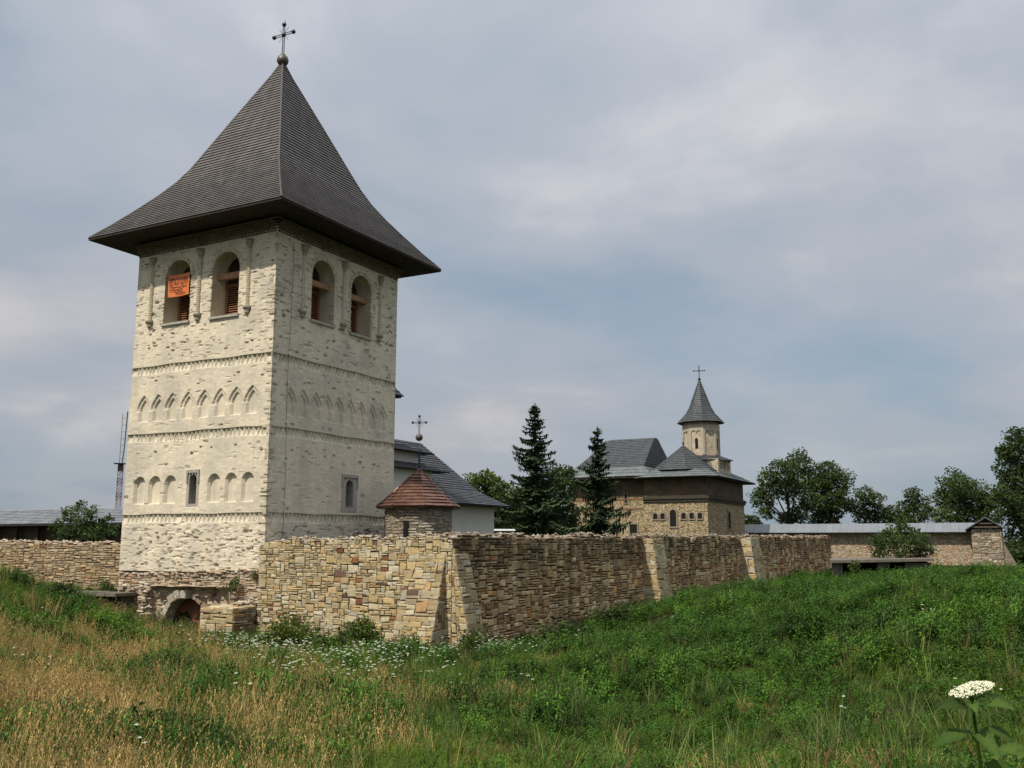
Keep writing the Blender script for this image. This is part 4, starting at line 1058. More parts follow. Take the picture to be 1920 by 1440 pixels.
# ------------------------------------------------------------------ white building behind the tower
def hip_loft(loops, mat, parent, rs, course, width, name='roof', thick=.03, course_name='shingle_course', split=None, mats=None):
    """loops: list of 4-corner rings from eave to top; each course becomes a part"""
    u = MB()
    for a, b in zip(loops[:-1], loops[1:]):
        V = [(p[0], p[1], p[2] - .03) for p in list(a) + list(b)]; n = len(a)
        u.add(V, [(k, (k + 1) % n, n + (k + 1) % n, n + k) for k in range(n)], (.8, .8, .8))
    n = len(loops[0]); u.add([(p[0], p[1], p[2] - .05) for p in loops[-1]], [tuple(range(n))], (.8, .8, .8))
    ro = part(name, u, mat, parent)
    for i, (a, b) in enumerate(zip(loops[:-1], loops[1:])):
        a = [np.array(p, float) for p in a]; b = [np.array(p, float) for p in b]
        c = course if not split else split[i]
        mid = max(np.linalg.norm((a[k] + a[(k + 1) % n]) / 2 - (b[k] + b[(k + 1) % n]) / 2) for k in range(n)); m_ = max(1, int(round(mid / c)))
        for j in range(m_):
            m = MB()
            for k in range(n):
                k2 = (k + 1) % n; f0, f1 = j / m_, (j + 1) / m_
                if np.linalg.norm((a[k] + (b[k] - a[k]) * f0) - (a[k2] + (b[k2] - a[k2]) * f0)) < .05: continue
                courses(m, a[k] + (b[k] - a[k]) * f0, a[k2] + (b[k2] - a[k2]) * f0, a[k2] + (b[k2] - a[k2]) * f1, a[k] + (b[k] - a[k]) * f1, 99, width, rs, thick, tvar=.09, jit=.15)
            if m.f: part(course_name, m, mats[i] if mats else mat, ro)
    return ro
wb = thing('white_building', 'white rendered building with long dark slate roof half hidden by the gate tower', 'building', (18, 5.5, -2.1))
X0, X1, Y0, Y1 = 10.2, 24.6, 2.65, 8.9
part('wall', MB().box((X0, Y0, -2.2), (X1, Y1, 2.32)), WHITEW, wb)
o = .95; rx = 5.2
rect = lambda x0, x1, y0, y1, z: [(x0, y0, z), (x1, y0, z), (x1, y1, z), (x0, y1, z)]
ym = (Y0 + Y1) / 2
loops = [rect(X0 - o, X1 + .45, Y0 - o, Y1 + o, 2.28), rect(X0 - o + 1.4, X1 - 1.05, Y0 + .5, Y1 - .5, 3.15), rect(X0 + 4, X1 - 4.3, ym - .06, ym + .06, 6.25)]
hip_loft(loops, SLATE, wb, rs, .22, .45, thick=.04, mats=[SLATE, SLATE])
part('soffit', MB().box((X0 - o + .02, Y0 - o + .02, 2.20), (X1 + .43, Y1 + o - .02, 2.26)), SOFFIT, wb)
ridge_end = (X1 - 4.35, ym, 6.25)
part('ridge_ball', MB().ball((ridge_end[0], ridge_end[1], 6.62), .24, n=12, m=8), BRONZE, wb, smooth=True)
iron_cross(wb, (ridge_end[0], ridge_end[1], 6.8), 1.2, .44, .045, .014, tuple(np.array([Lv[0] * 0 + .35, -.94, 0]) / 1.003))
# stepped side wing rising out of the roof, seen past the tower's right edge
wx0, wx1, wy0 = 11.0, 15.6, 1.75
wing = part('side_wing', MB().box((wx0, wy0, 2.2), (wx1, Y0 + 2, 4.0)).box((wx0, wy0 + .5, 4.3), (wx1 - .75, Y0 + 3, 5.02)), WHITEW, wb)
hip_loft([rect(wx0 - .3, wx1 + 1.15, wy0 - .5, Y0 + 2.2, 3.98), rect(wx0, wx1 - .55, wy0 + .42, Y0 + 2, 4.42)], SLATE, wb, rs, .3, .3, 'wing_roof')
hip_loft([rect(wx0 - .3, wx1 + .05, wy0 - .1, Y0 + 3.4, 5.0), rect(wx0, wx1 - 1.6, Y0 + 1.2, Y0 + 2, 5.75)], SLATE, wb, rs, .3, .3, 'upper_wing_roof')
# square roof corner showing high behind the tower
w = loc(at(741, 750, 56)); tip = loc(at(757, 743, 56))
hip_loft([rect(tip[0] - 5.5, tip[0], tip[1], tip[1] + 5.5, tip[2]), rect(tip[0] - 3.2, tip[0] - 2.3, tip[1] + 2.3, tip[1] + 3.2, tip[2] + 3.0)], SLATE, wb, rs, .3, .3, 'lantern_roof')
part('lantern_wall', MB().box((tip[0] - 4.7, tip[1] + .8, 2.5), (tip[0] - .8, tip[1] + 4.7, tip[2])), WHITEW, wb)
part('lantern_soffit', MB().box((tip[0] - 5.4, tip[1] + .1, tip[2] - .12), (tip[0] - .1, tip[1] + 5.4, tip[2] - .04)), SOFFIT, wb)

# ------------------------------------------------------------------ the church
KX, KY = 66.8, .73
ch = thing('stone_church', 'old rubble stone church with green grey shingle roofs and slender octagonal spire', 'church', (KX + 6, KY + 8, -2.1))
S1, S2 = 7.0, 16.35
def poly_wall(name, poly, z0, z1, mat):
    return part(name, MB().prism(poly, z0, z1, 2), mat, ch)
nave = [(KX, KY), (KX + 14.8, KY), (KX + 14.8, KY + S1), (KX, KY + S1)]
nart = [(KX + 1.1, KY + S1 - .01), (KX + 12, KY + S1 - .01), (KX + 12, KY + S2), (KX + 1.1, KY + S2)]
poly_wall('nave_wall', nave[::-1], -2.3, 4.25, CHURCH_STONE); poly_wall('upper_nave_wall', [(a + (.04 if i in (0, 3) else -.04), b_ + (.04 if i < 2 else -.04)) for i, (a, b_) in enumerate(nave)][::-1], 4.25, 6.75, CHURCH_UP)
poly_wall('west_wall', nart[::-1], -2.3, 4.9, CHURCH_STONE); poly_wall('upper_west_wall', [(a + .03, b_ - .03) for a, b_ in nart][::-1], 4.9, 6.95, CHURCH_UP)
mo = MB()
for z0, z1, e in ((4.15, 4.42, .16), (4.42, 4.62, .28), (4.62, 4.74, .14)): mo.box((KX - e, KY - e, z0), (KX + 14.8 + e, KY + S1 + .02, z1), (.19, .175, .15))
part('string_course', mo, GREYSTONE, ch)
def lf(px, py): return (KY + S1 * (1325 - px) / 103.0, (1015 - py) / 1786 * 100.4)
def ch_open(x, y, z, w, h, frame=.18, arch=True, name='window'):
    pts = arch_pts(y, w, z - h / 2, z + h / 2, 8) if arch else [(y - w, z - h / 2), (y - w, z + h / 2), (y + w, z + h / 2), (y + w, z - h / 2)]
    P = lambda s, zz, d: (x - d, s, zz)
    g = frame * .8; q = arch_pts(y, w + g, z - h / 2 - g, z + h / 2 + g, 8) if arch else [(y - w - g, z - h / 2 - g), (y - w - g, z + h / 2 + g), (y + w + g, z + h / 2 + g), (y + w + g, z - h / 2 - g)]
    n = len(q); m = MB().add([P(*u, .09) for u in q] + [P(*u, -.05) for u in q] + [P(*u, .09) for u in pts] + [P(*u, -.02) for u in pts],
        [(i, (i + 1) % n, 2 * n + (i + 1) % n, 2 * n + i) for i in range(n)] + [(i, (i + 1) % n, n + (i + 1) % n, n + i) for i in range(n)] + [(2 * n + i, 2 * n + (i + 1) % n, 3 * n + (i + 1) % n, 3 * n + i) for i in range(n)], (.72, .66, .56))
    wo = part(name, m, GREYSTONE, ch)
    part('dark_opening', MB().add([P(*u, .012) for u in pts], [tuple(range(n))]), DARK, wo)
y, z = lf(1270, 972); ch_open(KX, y, z, .34, 1.75, .22)
for px in (1241, 1253, 1287, 1300, 1313):
    y, z = lf(px, 968); ch_open(KX, y, z, .24, .62, .16, True, 'niche')
y, z = lf(1186, 932); ch_open(KX + 1.1, y, z, .16, 1.0, .10, False)
y, z = lf(1198, 991); ch_open(KX + 1.1, y, z, .42, .95, .22, False)
def right_open(x, z, w, h):
    wo = part('window', MB().box((x - w - .22, KY - .08, z - h / 2 - .2), (x + w + .22, KY + .1, z + h / 2 + .25), (.7, .64, .52)), GREYSTONE, ch)
    part('dark_opening', MB().add([(q[0], KY - .092, q[1]) for q in arch_pts(x, w, z - h / 2, z + h / 2, 8)], [tuple(range(12 + 0))] if False else [tuple(range(len(arch_pts(x, w, z - h / 2, z + h / 2, 8))))]), DARK, wo)
right_open(KX + 8.0, 2.35, .42, 1.9)
for py in (936, 955):                                         # brick courses of the west part
    bw = MB(); _, z = lf(1190, py)
    for k in range(46):
        y = KY + S1 + .4 + k * .195; bw.add([(KX + 1.05, y, z), (KX + 1.05, y + .12, z), (KX + 1.05, y + .12, z + .22), (KX + 1.05, y, z + .22), (KX + 1.13, y, z), (KX + 1.13, y + .12, z), (KX + 1.13, y + .12, z + .22), (KX + 1.13, y, z + .22)], [(3, 2, 1, 0), (0, 1, 5, 4), (3, 7, 6, 2), (0, 4, 7, 3), (1, 2, 6, 5)], (.60, .30, .2))
    part('brick_frieze', bw, GREYSTONE, ch)
def oct_rect(x0, x1, y0, y1, z, c):
    return [(x0 + c, y0, z), (x1 - c, y0, z), (x1, y0 + c, z), (x1, y1 - c, z), (x1 - c, y1, z), (x0 + c, y1, z), (x0, y1 - c, z), (x0, y0 + c, z)]
# west roof
wl_ = [rect(KX - .45, KX + 13.6, KY + S1 - 1.2, KY + S2 + 1.35, 6.98), rect(KX + 1.4, KX + 11.7, KY + S1 + .4, KY + S2 - .7, 8.15), rect(KX + 6.1, KX + 7.0, KY + S1 + .75, KY + S2 - 3.1, 11.75)]
hip_loft(wl_, GREYSH, ch, rs, .32, .4, 'west_roof', .05, split=[.7, .36], mats=[SKIRT, GREYSH])
# nave roof: wide skirt, cone in front, lantern behind
part('nave_soffit', MB().box((KX - 1.25, KY - 1.25, 6.62), (KX + 15.9, KY + S1 + .3, 6.70)), SOFFIT, ch)
part('west_soffit', MB().box((KX - .40, KY + S1 + .31, 6.80), (KX + 13.5, KY + S2 + 1.3, 6.9)), SOFFIT, ch)
nl = [oct_rect(KX - 1.35, KX + 16.0, KY - 1.35, KY + S1 + .9, 6.72, .9), oct_rect(KX + .9, KX + 13.6, KY + .6, KY + S1 - .2, 7.75, 1.2), oct_rect(KX + 3.2, KX + 11.5, KY + 2.2, KY + S1 - 1.6, 8.5, .8)]
hip_loft(nl, GREYSH, ch, rs, .32, .4, 'nave_roof', .05, split=[.8, .36], mats=[SKIRT, GREYSH])
ac = loc(at(1281, 836, 104.5)); cone = [[(ac[0] + r * math.cos(k * math.pi / 4 + .39), ac[1] + r * math.sin(k * math.pi / 4 + .39), z) for k in range(8)] for r, z in ((3.7, 7.55), (2.5, ac[2] - 1.93), (.08, ac[2]))]
hip_loft(cone, GREYSH, ch, rs, .32, .4, 'apse_roof', .05)
part('apse_finial', MB().lathe((ac[0], ac[1], ac[2] - .1), [(.1, 0), (.07, .3), (.14, .4), (.03, .55), (.03, .95)], 8), IRON, ch)
lc = loc(at(1316, 860, 107.0)); lcx, lcy = lc[0], lc[1]
def hz(py): return (1015 - py) / 1786 * 107.0
bq = MB(); hb = 2.55
bq.box((lcx - hb, lcy - hb, 7.2), (lcx + hb, lcy + hb, hz(866)))
lb = part('lantern_base', bq, DRUM, ch)
star = [[(lcx + r * (1.0 if k % 2 == 0 else .86) * math.cos(k * math.pi / 8 + math.pi / 4), lcy + r * (1.0 if k % 2 == 0 else .86) * math.sin(k * math.pi / 8 + math.pi / 4), z) for k in range(16)] for r, z in ((3.55, hz(868)), (2.0, hz(858)))]
hip_loft(star, GREYSH, ch, rs, .32, .4, 'star_roof', .04)
for k in range(3):
    for side in (0, 1):
        a = -1.5 + k * 1.5; P = (lambda s, zz: (lcx - hb - .02, lcy + s, zz)) if side == 0 else (lambda s, zz: (lcx + s, lcy - hb - .02, zz))
        part('blind_niche', MB().add([P(*q) for q in arch_pts(a, .42, hz(884), hz(871), 8)], [tuple(range(11 + 2))] if False else [tuple(range(len(arch_pts(a, .42, 0, 1, 8))))], (.62, .6, .56)), GREYSTONE, lb)
dr = 1.98; rotd = math.atan2(loc((0, 0, 0))[1] - lcy, loc((0, 0, 0))[0] - lcx)
drum = part('lantern_drum', MB().lathe((lcx, lcy, 0), [(dr, hz(866)), (dr, hz(793))], 8, rotd + math.radians(6)), DRUM, ch)
rf = dr * math.cos(math.pi / 8)
for k in range(8):                                            # sunk panels with paired heads on each side of the drum
    a = rotd + math.radians(6) + (k + .5) * math.pi / 4; t_ = np.array([-math.sin(a), math.cos(a), 0]); n_ = np.array([math.cos(a), math.sin(a), 0])
    P = lambda s, zz, d: tuple(np.array([lcx, lcy, zz]) + n_ * (rf + d) + t_ * s)
    if n_[:2] @ np.array([math.cos(rotd), math.sin(rotd)]) < -.2: continue
    m = MB(); z0, z1, zt = hz(852), hz(817), hz(808)
    for s0, s1 in ((-.80, -.56), (.56, .80)): m.add([P(s0, z0 - .3, .10), P(s1, z0 - .3, .10), P(s1, zt + .45, .10), P(s0, zt + .45, .10), P(s0, z0 - .3, 0), P(s1, z0 - .3, 0), P(s1, zt + .45, 0), P(s0, zt + .45, 0)], [(0, 1, 2, 3), (0, 4, 5, 1), (1, 5, 6, 2), (3, 2, 6, 7), (0, 3, 7, 4)], (1.25, 1.15, 1.0))
    for c_ in (-.28, .28):
        q = [(c_ - .28 * math.cos(math.pi * i / 8), z1 + .02 + .30 * math.sin(math.pi * i / 8)) for i in range(9)]
        n = len(q); top = [(u[0], zt + .45) for u in q]
        m.add([P(*u, .10) for u in q] + [P(*u, .10) for u in top] + [P(*u, 0) for u in q], [(i, i + 1, n + i + 1, n + i) for i in range(n - 1)] + [(i, 2 * n + i, 2 * n + i + 1, i + 1) for i in range(n - 1)], (1.25, 1.15, 1.0))
    part('arcade_panel', m, GREYSTONE, drum)
    if k % 2 == 0 or True:
        if k % 2 == 1:
            part('drum_window', MB().add([P(*q, .012) for q in arch_pts(0, .17, hz(846), hz(826), 8)], [tuple(range(len(arch_pts(0, .17, 0, 1, 8))))]), DARK, drum)
        else:
            part('round_plate', MB().add([P(.16 * math.cos(i * math.pi / 5), hz(840) + .16 * math.sin(i * math.pi / 5), .02) for i in range(10)], [tuple(range(10))], (1.5, 1.5, 1.4)), GREYSTONE, drum)
spire = [[(lcx + r * math.cos(k * math.pi / 4 + rotd + math.radians(6)), lcy + r * math.sin(k * math.pi / 4 + rotd + math.radians(6)), z) for k in range(8)] for r, z in ((2.62, hz(795)), (1.62, hz(777)), (1.22, hz(765)), (.08, hz(713)))]
hip_loft(spire, GREYSH, ch, rs, .27, .35, 'spire', .05)
part('spire_soffit', MB().lathe((lcx, lcy, 0), [(1.9, hz(796)), (2.58, hz(796.5)), (2.58, hz(795.5)), (1.9, hz(795))], 8, rotd + math.radians(6)), SOFFIT, ch)
cc = MB(); zb_ = hz(714)
cc.tube([(lcx, lcy, zb_), (lcx, lcy, hz(684))], .045, 5)
pd = (-math.sin(rotd), math.cos(rotd)); zz = hz(694.5)
cc.tube([(lcx + pd[0] * .62, lcy + pd[1] * .62, zz), (lcx - pd[0] * .62, lcy - pd[1] * .62, zz)], .045, 5)
for s in (-.62, .62): cc.ball((lcx + pd[0] * s, lcy + pd[1] * s, zz), .085, n=6, m=4)
cc.ball((lcx, lcy, hz(711)), .17, n=8, m=6); cc.ball((lcx, lcy, zz), .11, n=6, m=4)
part('cross', cc, IRON, ch)

# ------------------------------------------------------------------ far court wall with zinc roof, end pier, shelter, left gallery
cw = thing('court_wall', 'low pale stone wall under a long zinc sheet roof at the far right', 'wall', (84, -10, -2.5))
part('wall', MB().box((84, 1.0, -4), (85.0, -23.4, 1.0)), COVER_STONE, cw)
for k in range(31):
    y0, y1 = 1.8 - k * .82, 1.8 - (k + 1) * .82 + .012; c = rs.uniform(.93, 1.05)
    part('roof_sheet', MB().add([(83.0, y0, 1.02), (83.0, y1, 1.02), (84.5, y1, 2.0), (84.5, y0, 2.0), (86.0, y0, 1.02), (86.0, y1, 1.02), (83.0, y0, .97), (83.0, y1, .97), (86.0, y0, .97), (86.0, y1, .97)], [(0, 3, 2, 1), (2, 3, 4, 5), (0, 1, 7, 6), (6, 7, 9, 8), (0, 6, 8, 4), (1, 5, 9, 7)], (c, c, c)), SHEET, cw)
ep = thing('end_pier', 'rough rubble end pier with small gabled roof and sloping buttress by the right trees', 'pier', (83, -24.6, -3))
part('wall', MB().box((82.2, -23.2, -4), (85.8, -26.1, 1.45)), TURRET_STONE, ep)
S = lay_wall(lambda s, z, d: (82.2 - d, -23.2 - s, z - 4), 2.9, 5.4, .20, .13, rs, SH_SLAB + [(2, 2)] * 6, [(.44, .37, .28), (.38, .30, .22), (.5, .43, .33), (.33, .26, .19)], .0, .02, .10)
S += lay_wall(lambda s, z, d: (82.2 + s, -26.1 - d, z - 4), 3.6, 5.4, .30, .2, rs, SH_SLAB, PAL_MID, .0, .02, .05)
set_stones(S, ep, STONE, 200, 'stone', 'small_stonework')
g = MB(); yc = -24.65
for sg in (1, -1): g.add([(81.6, yc + sg * 2.0, 1.25), (86.4, yc + sg * 2.0, 1.25), (86.4, yc, 2.55), (81.6, yc, 2.55), (81.6, yc + sg * 2.0, 1.13), (86.4, yc + sg * 2.0, 1.13), (86.4, yc, 2.43), (81.6, yc, 2.43)], [(0, 1, 2, 3), (4, 7, 6, 5), (0, 4, 5, 1), (0, 3, 7, 4), (1, 5, 6, 2)], (.6, .6, .62))
part('gable_roof', g, SHEET, ep)
part('gable', MB().add([(82.1, yc + 1.7, 1.3), (82.1, yc - 1.7, 1.3), (82.1, yc, 2.4), (82.5, yc + 1.7, 1.3), (82.5, yc - 1.7, 1.3), (82.5, yc, 2.4)], [(0, 1, 2), (3, 5, 4), (0, 3, 4, 1)]), SOFFIT, ep)
part('gable_beam', MB().box((81.75, yc + 1.5, 1.42), (82.1, yc - 1.5, 1.56)).box((81.75, yc + .9, 1.8), (82.1, yc - .9, 1.92)), MORTAR, ep)
part('buttress', MB().add([(82.4, -26.1, -4), (85, -26.1, -4), (85, -28.0, -4), (82.4, -28.0, -4), (82.4, -26.1, -.2), (85, -26.1, -.2), (85, -26.3, -.4), (82.4, -26.3, -.4)], [(4, 5, 6, 7), (0, 4, 7, 3), (2, 6, 5, 1), (3, 7, 6, 2)]), TURRET_STONE, ep)

shl = thing('concrete_shelter', 'low dark shelter with flat concrete slab roof below the far court wall', 'shelter', wor_l := (64.5, -17.2, -3.6))
sa, sb_ = loc(at(1558, 1049, 82)), loc(at(1748, 1046, 82))
def sp3(px, py, d): return loc(at(px, py, d))
a1, b1 = sp3(1556, 1056, 80), sp3(1752, 1050, 80); a2, b2 = sp3(1556, 1044, 90), sp3(1740, 1042, 90)
zt = -1.55
slab = MB().add([(a1[0], a1[1], zt), (b1[0], b1[1], zt + .15), (b2[0], b2[1], zt + .15), (a2[0], a2[1], zt), (a1[0], a1[1], zt - .22), (b1[0], b1[1], zt - .07), (b2[0], b2[1], zt - .07), (a2[0], a2[1], zt - .22)], [(0, 1, 2, 3), (7, 6, 5, 4), (0, 4, 5, 1), (1, 5, 6, 2), (2, 6, 7, 3), (3, 7, 4, 0)])
part('roof_slab', slab, CONCRETE, shl)
k_ = lambda p, q, t, dz: (p[0] + (q[0] - p[0]) * t, p[1] + (q[1] - p[1]) * t, dz)
for t0, t1 in ((.02, .12), (.46, .54), (.72, .98)):
    m = MB(); A, B = np.array(k_(a1, b1, t0, 0)), np.array(k_(a1, b1, t1, 0)); off = (np.array(a2) - np.array(a1)) * np.array([1, 1, 0])
    A0, B0_ = A + off * .06, B + off * .06; A1, B1_ = A + off * .9, B + off * .9
    V = [(*q[:2], z) for z in (-4.6, zt - .225) for q in (A0, B0_, B1_, A1)]
    m.add(V, [(0, 1, 5, 4), (1, 2, 6, 5), (2, 3, 7, 6), (3, 0, 4, 7)]); part('support_wall', m, CONCRETE, shl)
A, B = np.array(k_(a2, b2, .03, 0)), np.array(k_(a2, b2, .97, 0))
part('back_wall', MB().add([(*A[:2], -4.6), (*B[:2], -4.6), (*B[:2], zt - .23), (*A[:2], zt - .23)], [(0, 1, 2, 3)]), CONCRETE, shl)

lg = thing('covered_gallery', 'dark stone gallery with silver shingle roof beyond the left wall', 'building', (20, 40, -2.2))
part('wall', MB().box((20.6, 28, -2.4), (23.6, 52, 1.4)), MORTAR_DARK, lg)
for k in range(9): part('post', MB().box((20.0, 29.0 + k * 2.7, -2.3), (20.25, 29.35 + k * 2.7, 1.4)), SOFFIT, lg)
loops = [rect(19.3, 24.5, 27.5, 53, 1.40), rect(21.85, 21.95, 27.6, 52.9, 2.65)]
hip_loft(loops, PALE_SH, lg, rs, .30, .6, 'roof', .04)
part('fascia', MB().box((19.32, 27.5, 1.24), (19.42, 53, 1.37)), SOFFIT, lg)

# ------------------------------------------------------------------ lattice mast and small white canopy
mw = at(219, 985, 230)
mast = thing('radio_mast', 'thin red and white lattice radio mast far behind the left wall', 'mast', (mw[0], mw[1], -2.4), rot=0.3)
def mz(py): return (1015 - py) / 1786 * 230 + 2.4
h0, h1, h2 = 0.0, mz(872), mz(775)
segs = 12
for k in range(segs):
    z0, z1 = h0 + (h1 - h0) * k / segs, h0 + (h1 - h0) * (k + 1) / segs; m = MB(); r = .78
    c3 = [(r * math.cos(i * math.pi / 2 + .78), r * math.sin(i * math.pi / 2 + .78)) for i in range(4)]
    for i in range(4):
        p, q = c3[i], c3[(i + 1) % 4]
        m.tube([(*p, z0), (*p, z1)], .085, 4); n = 2
        for j in range(n):
            za, zb = z0 + (z1 - z0) * j / n, z0 + (z1 - z0) * (j + 1) / n
            m.tube([(*p, za), (*q, zb)], .05, 4); m.tube([(*q, za), (*p, zb)], .05, 4); m.tube([(*p, zb), (*q, zb)], .05, 4)
    part('lattice_section', m, REDP if k % 2 else MASTG, mast)
part('platform', MB().box((-1.5, -1.5, h1), (1.1, 1.1, h1 + .15)), IRON, mast)
part('cabinet', MB().box((-.55, -.55, h1 - 1.6), (.5, .5, h1 - .1)), CONCRETE, mast)
ant = MB().tube([(.25, 0, h1), (.55, .1, h1 + 4.5), (.75, .15, h2 + .3)], .16, 5).tube([(-.35, 0, h1), (-.3, 0, h2 - .2)], .07, 5)
for k in range(7): ant.tube([(-.35, 0, h1 + 1.2 + k * 1.65), (.55, .1, h1 + 1.25 + k * 1.65)], .045, 4)
part('antenna_pole', ant, CONCRETE, mast)
cv = at(938, 994, 70); can = thing('white_canopy', 'small white flat canopy just above the wall beside the white building', 'canopy', (cv[0], cv[1], -2.1), rot=0.2)
part('top', MB().box((-.9, -.9, cv[2] + 2.05), (.95, .9, cv[2] + 2.17), taper=.05), WHITEP, can)
for a, b_ in ((-.8, -.8), (.8, -.8), (-.8, .8), (.8, .8)): part('leg', MB().tube([(a, b_, -.1), (a, b_, cv[2] + 2.05)], .03, 6), WHITEP, can)
# ------------------------------------------------------------------ ground plants (uncountable: instanced stuff)
LEAF_GRASS = make_leaf('meadow_grass_blade', (0.088, 0.152, 0.022), .5, .35, .6, True)
def make_dry():
    m, t, b = new_mat('dry_grass_stem', .75, .2); geo = N(t, 'ShaderNodeNewGeometry').outputs['Position']; oi = N(t, 'ShaderNodeObjectInfo').outputs['Random']
    c = ramp(t, nz(t, .55, 4, .65, geo), [(.30, (.19, .17, .050)), (.43, (.36, .275, .108)), (.56, (.42, .325, .135)), (.68, (.31, .20, .085))], 'LINEAR')
    c = mixc(t, ramp(t, oi, [(0.0, 0.0), (.45, .35), (.7, 0.0)], 'LINEAR'), c, (.30, .185, .09))
    c = mixc(t, 1.0, mixc(t, 1.0, c, ramp(t, oi, [(0.0, .75), (1.0, 1.3)], 'LINEAR'), 'MULTIPLY'), tint_of(t), 'MULTIPLY'); t.links.new(c, b.inputs['Base Color'])
    return m
LEAF_DRY = make_dry()
LEAF_WEED = make_leaf('weed_leaf', (0.068, 0.152, 0.017), .6, .35, .8, True)
LEAF_DARKW = make_leaf('dark_weed_leaf', (0.046, 0.100, 0.020), .35, .3, .6, True)
PETAL = simple('white_petal', (0.48, 0.51, 0.39), .8, .12, 20, .2, .0)
def arr(mb): return mb
def blade(mb, r, h, w, lean, az, curve=1.0, x=0, y=0, c=(1, 1, 1), n=3):
    dx, dy = math.cos(az), math.sin(az); V = []
    for i in range(n + 1):
        t = i / n; o = lean * t ** (1.6 * curve); zz = h * (t - .18 * lean * t * t); ww = w * (1 - t ** 1.5) + .0005
        px, py = x + dx * o * h, y + dy * o * h
        V += [(px - dy * ww, py + dx * ww, zz), (px + dy * ww, py - dx * ww, zz)]
    mb.add(V, [(2 * i, 2 * i + 1, 2 * i + 3, 2 * i + 2) for i in range(n)], c)
def leaf(mb, p, d, up, L, W, c=(1, 1, 1), droop=.25):
    """pointed leaf with a folded midrib"""
    p, d, up = Vector(p), Vector(d).normalized(), Vector(up); s = d.cross(up).normalized(); u = s.cross(d)
    m1 = p + d * L * .45 + u * L * .05; m2 = p + d * L * .8 - u * L * droop * .4; tip = p + d * L - u * L * droop
    V = [p, m1 + s * W * .5 + u * W * .18, m1, m1 - s * W * .5 + u * W * .18, m2 + s * W * .32 + u * W * .1, m2, m2 - s * W * .32 + u * W * .1, tip]
    mb.add(V, [(0, 2, 1), (0, 3, 2), (1, 2, 5, 4), (2, 3, 6, 5), (4, 5, 7), (5, 6, 7)], c)
def t_grass(seed, n=22, h=.34, spread=.17):
    r = random.Random(seed); m = MB()
    for k in range(n):
        a = r.uniform(0, 6.28); q = r.uniform(0, spread); c = r.uniform(.5, 1.5); y = r.random() < .14
        blade(m, r, h * r.uniform(.45, 1.15), r.uniform(.004, .0085), r.uniform(.15, .8), r.uniform(0, 6.28), 1, q * math.cos(a), q * math.sin(a), (c * (1.9 if y else 1), c * (1.5 if y else 1), c))
    return m
def t_dry(seed, n=20, h=.62, spread=.28):
    r = random.Random(seed); m = MB(); wind = .6
    for k in range(n):
        a = r.uniform(0, 6.28); q = r.uniform(0, spread); c = r.uniform(.7, 1.35); hh = h * r.uniform(.55, 1.1); az = r.gauss(0.2, .9); le = r.uniform(.1, .5)
        x, y = q * math.cos(a), q * math.sin(a)
        blade(m, r, hh, .0022, le, az, 1, x, y, (c, c * .98, c * .95), 3)
        tx, ty = x + math.cos(az) * le * hh, y + math.sin(az) * le * hh; tz = hh * (1 - .18 * le)
        for j in range(5):                                   # loose seed head
            b = r.uniform(0, 6.28); l = r.uniform(.008, .018); zz = tz - j * .022
            ox, oy = x + (tx - x) * (zz / tz) ** 1.6, y + (ty - y) * (zz / tz) ** 1.6
            m.add([(ox, oy, zz), (ox + l * math.cos(b), oy + l * math.sin(b), zz + .022), (ox + l * .4 * math.cos(b + .6), oy + l * .4 * math.sin(b + .6), zz + .03)], [(0, 1, 2)], (c * 1.15, c, c * .9))
    for k in range(16):
        blade(m, r, h * r.uniform(.3, .7), .0032, r.uniform(.3, .9), r.uniform(0, 6.28), 1, r.uniform(-.15, .15), r.uniform(-.2, .2), (.42 * (q_ := r.uniform(.6, 1.3)), .60 * q_, .34 * q_))
    return m
def t_weed(seed, stems=5, h=.5, L=.115, W=.04, spread=.2):
    r = random.Random(seed); m = MB()
    for k in range(stems):
        a = r.uniform(0, 6.28); q = r.uniform(0, spread); x, y = q * math.cos(a), q * math.sin(a); hh = h * r.uniform(.6, 1.1); lx, ly = r.uniform(-.18, .18), r.uniform(-.18, .18)
        m.tube([(x, y, 0), (x + lx * .4, y + ly * .4, hh * .5), (x + lx, y + ly, hh)], .005, 3, (.8, .8, .7), False)
        lv = 7
        for j in range(lv):
            t = .25 + .75 * j / (lv - 1); p = (x + lx * t, y + ly * t, hh * t); b = j * 1.57 + r.uniform(-.4, .4); s = (1.05 - .45 * t)
            for sg in (0, math.pi):
                c = r.uniform(.7, 1.35); dr = r.uniform(-.25, .45)
                leaf(m, p, (math.cos(b + sg), math.sin(b + sg), dr), (0, 0, 1), L * s * r.uniform(.8, 1.25), W * s * 1.3, (c, c, c), r.uniform(.15, .6))
    return m
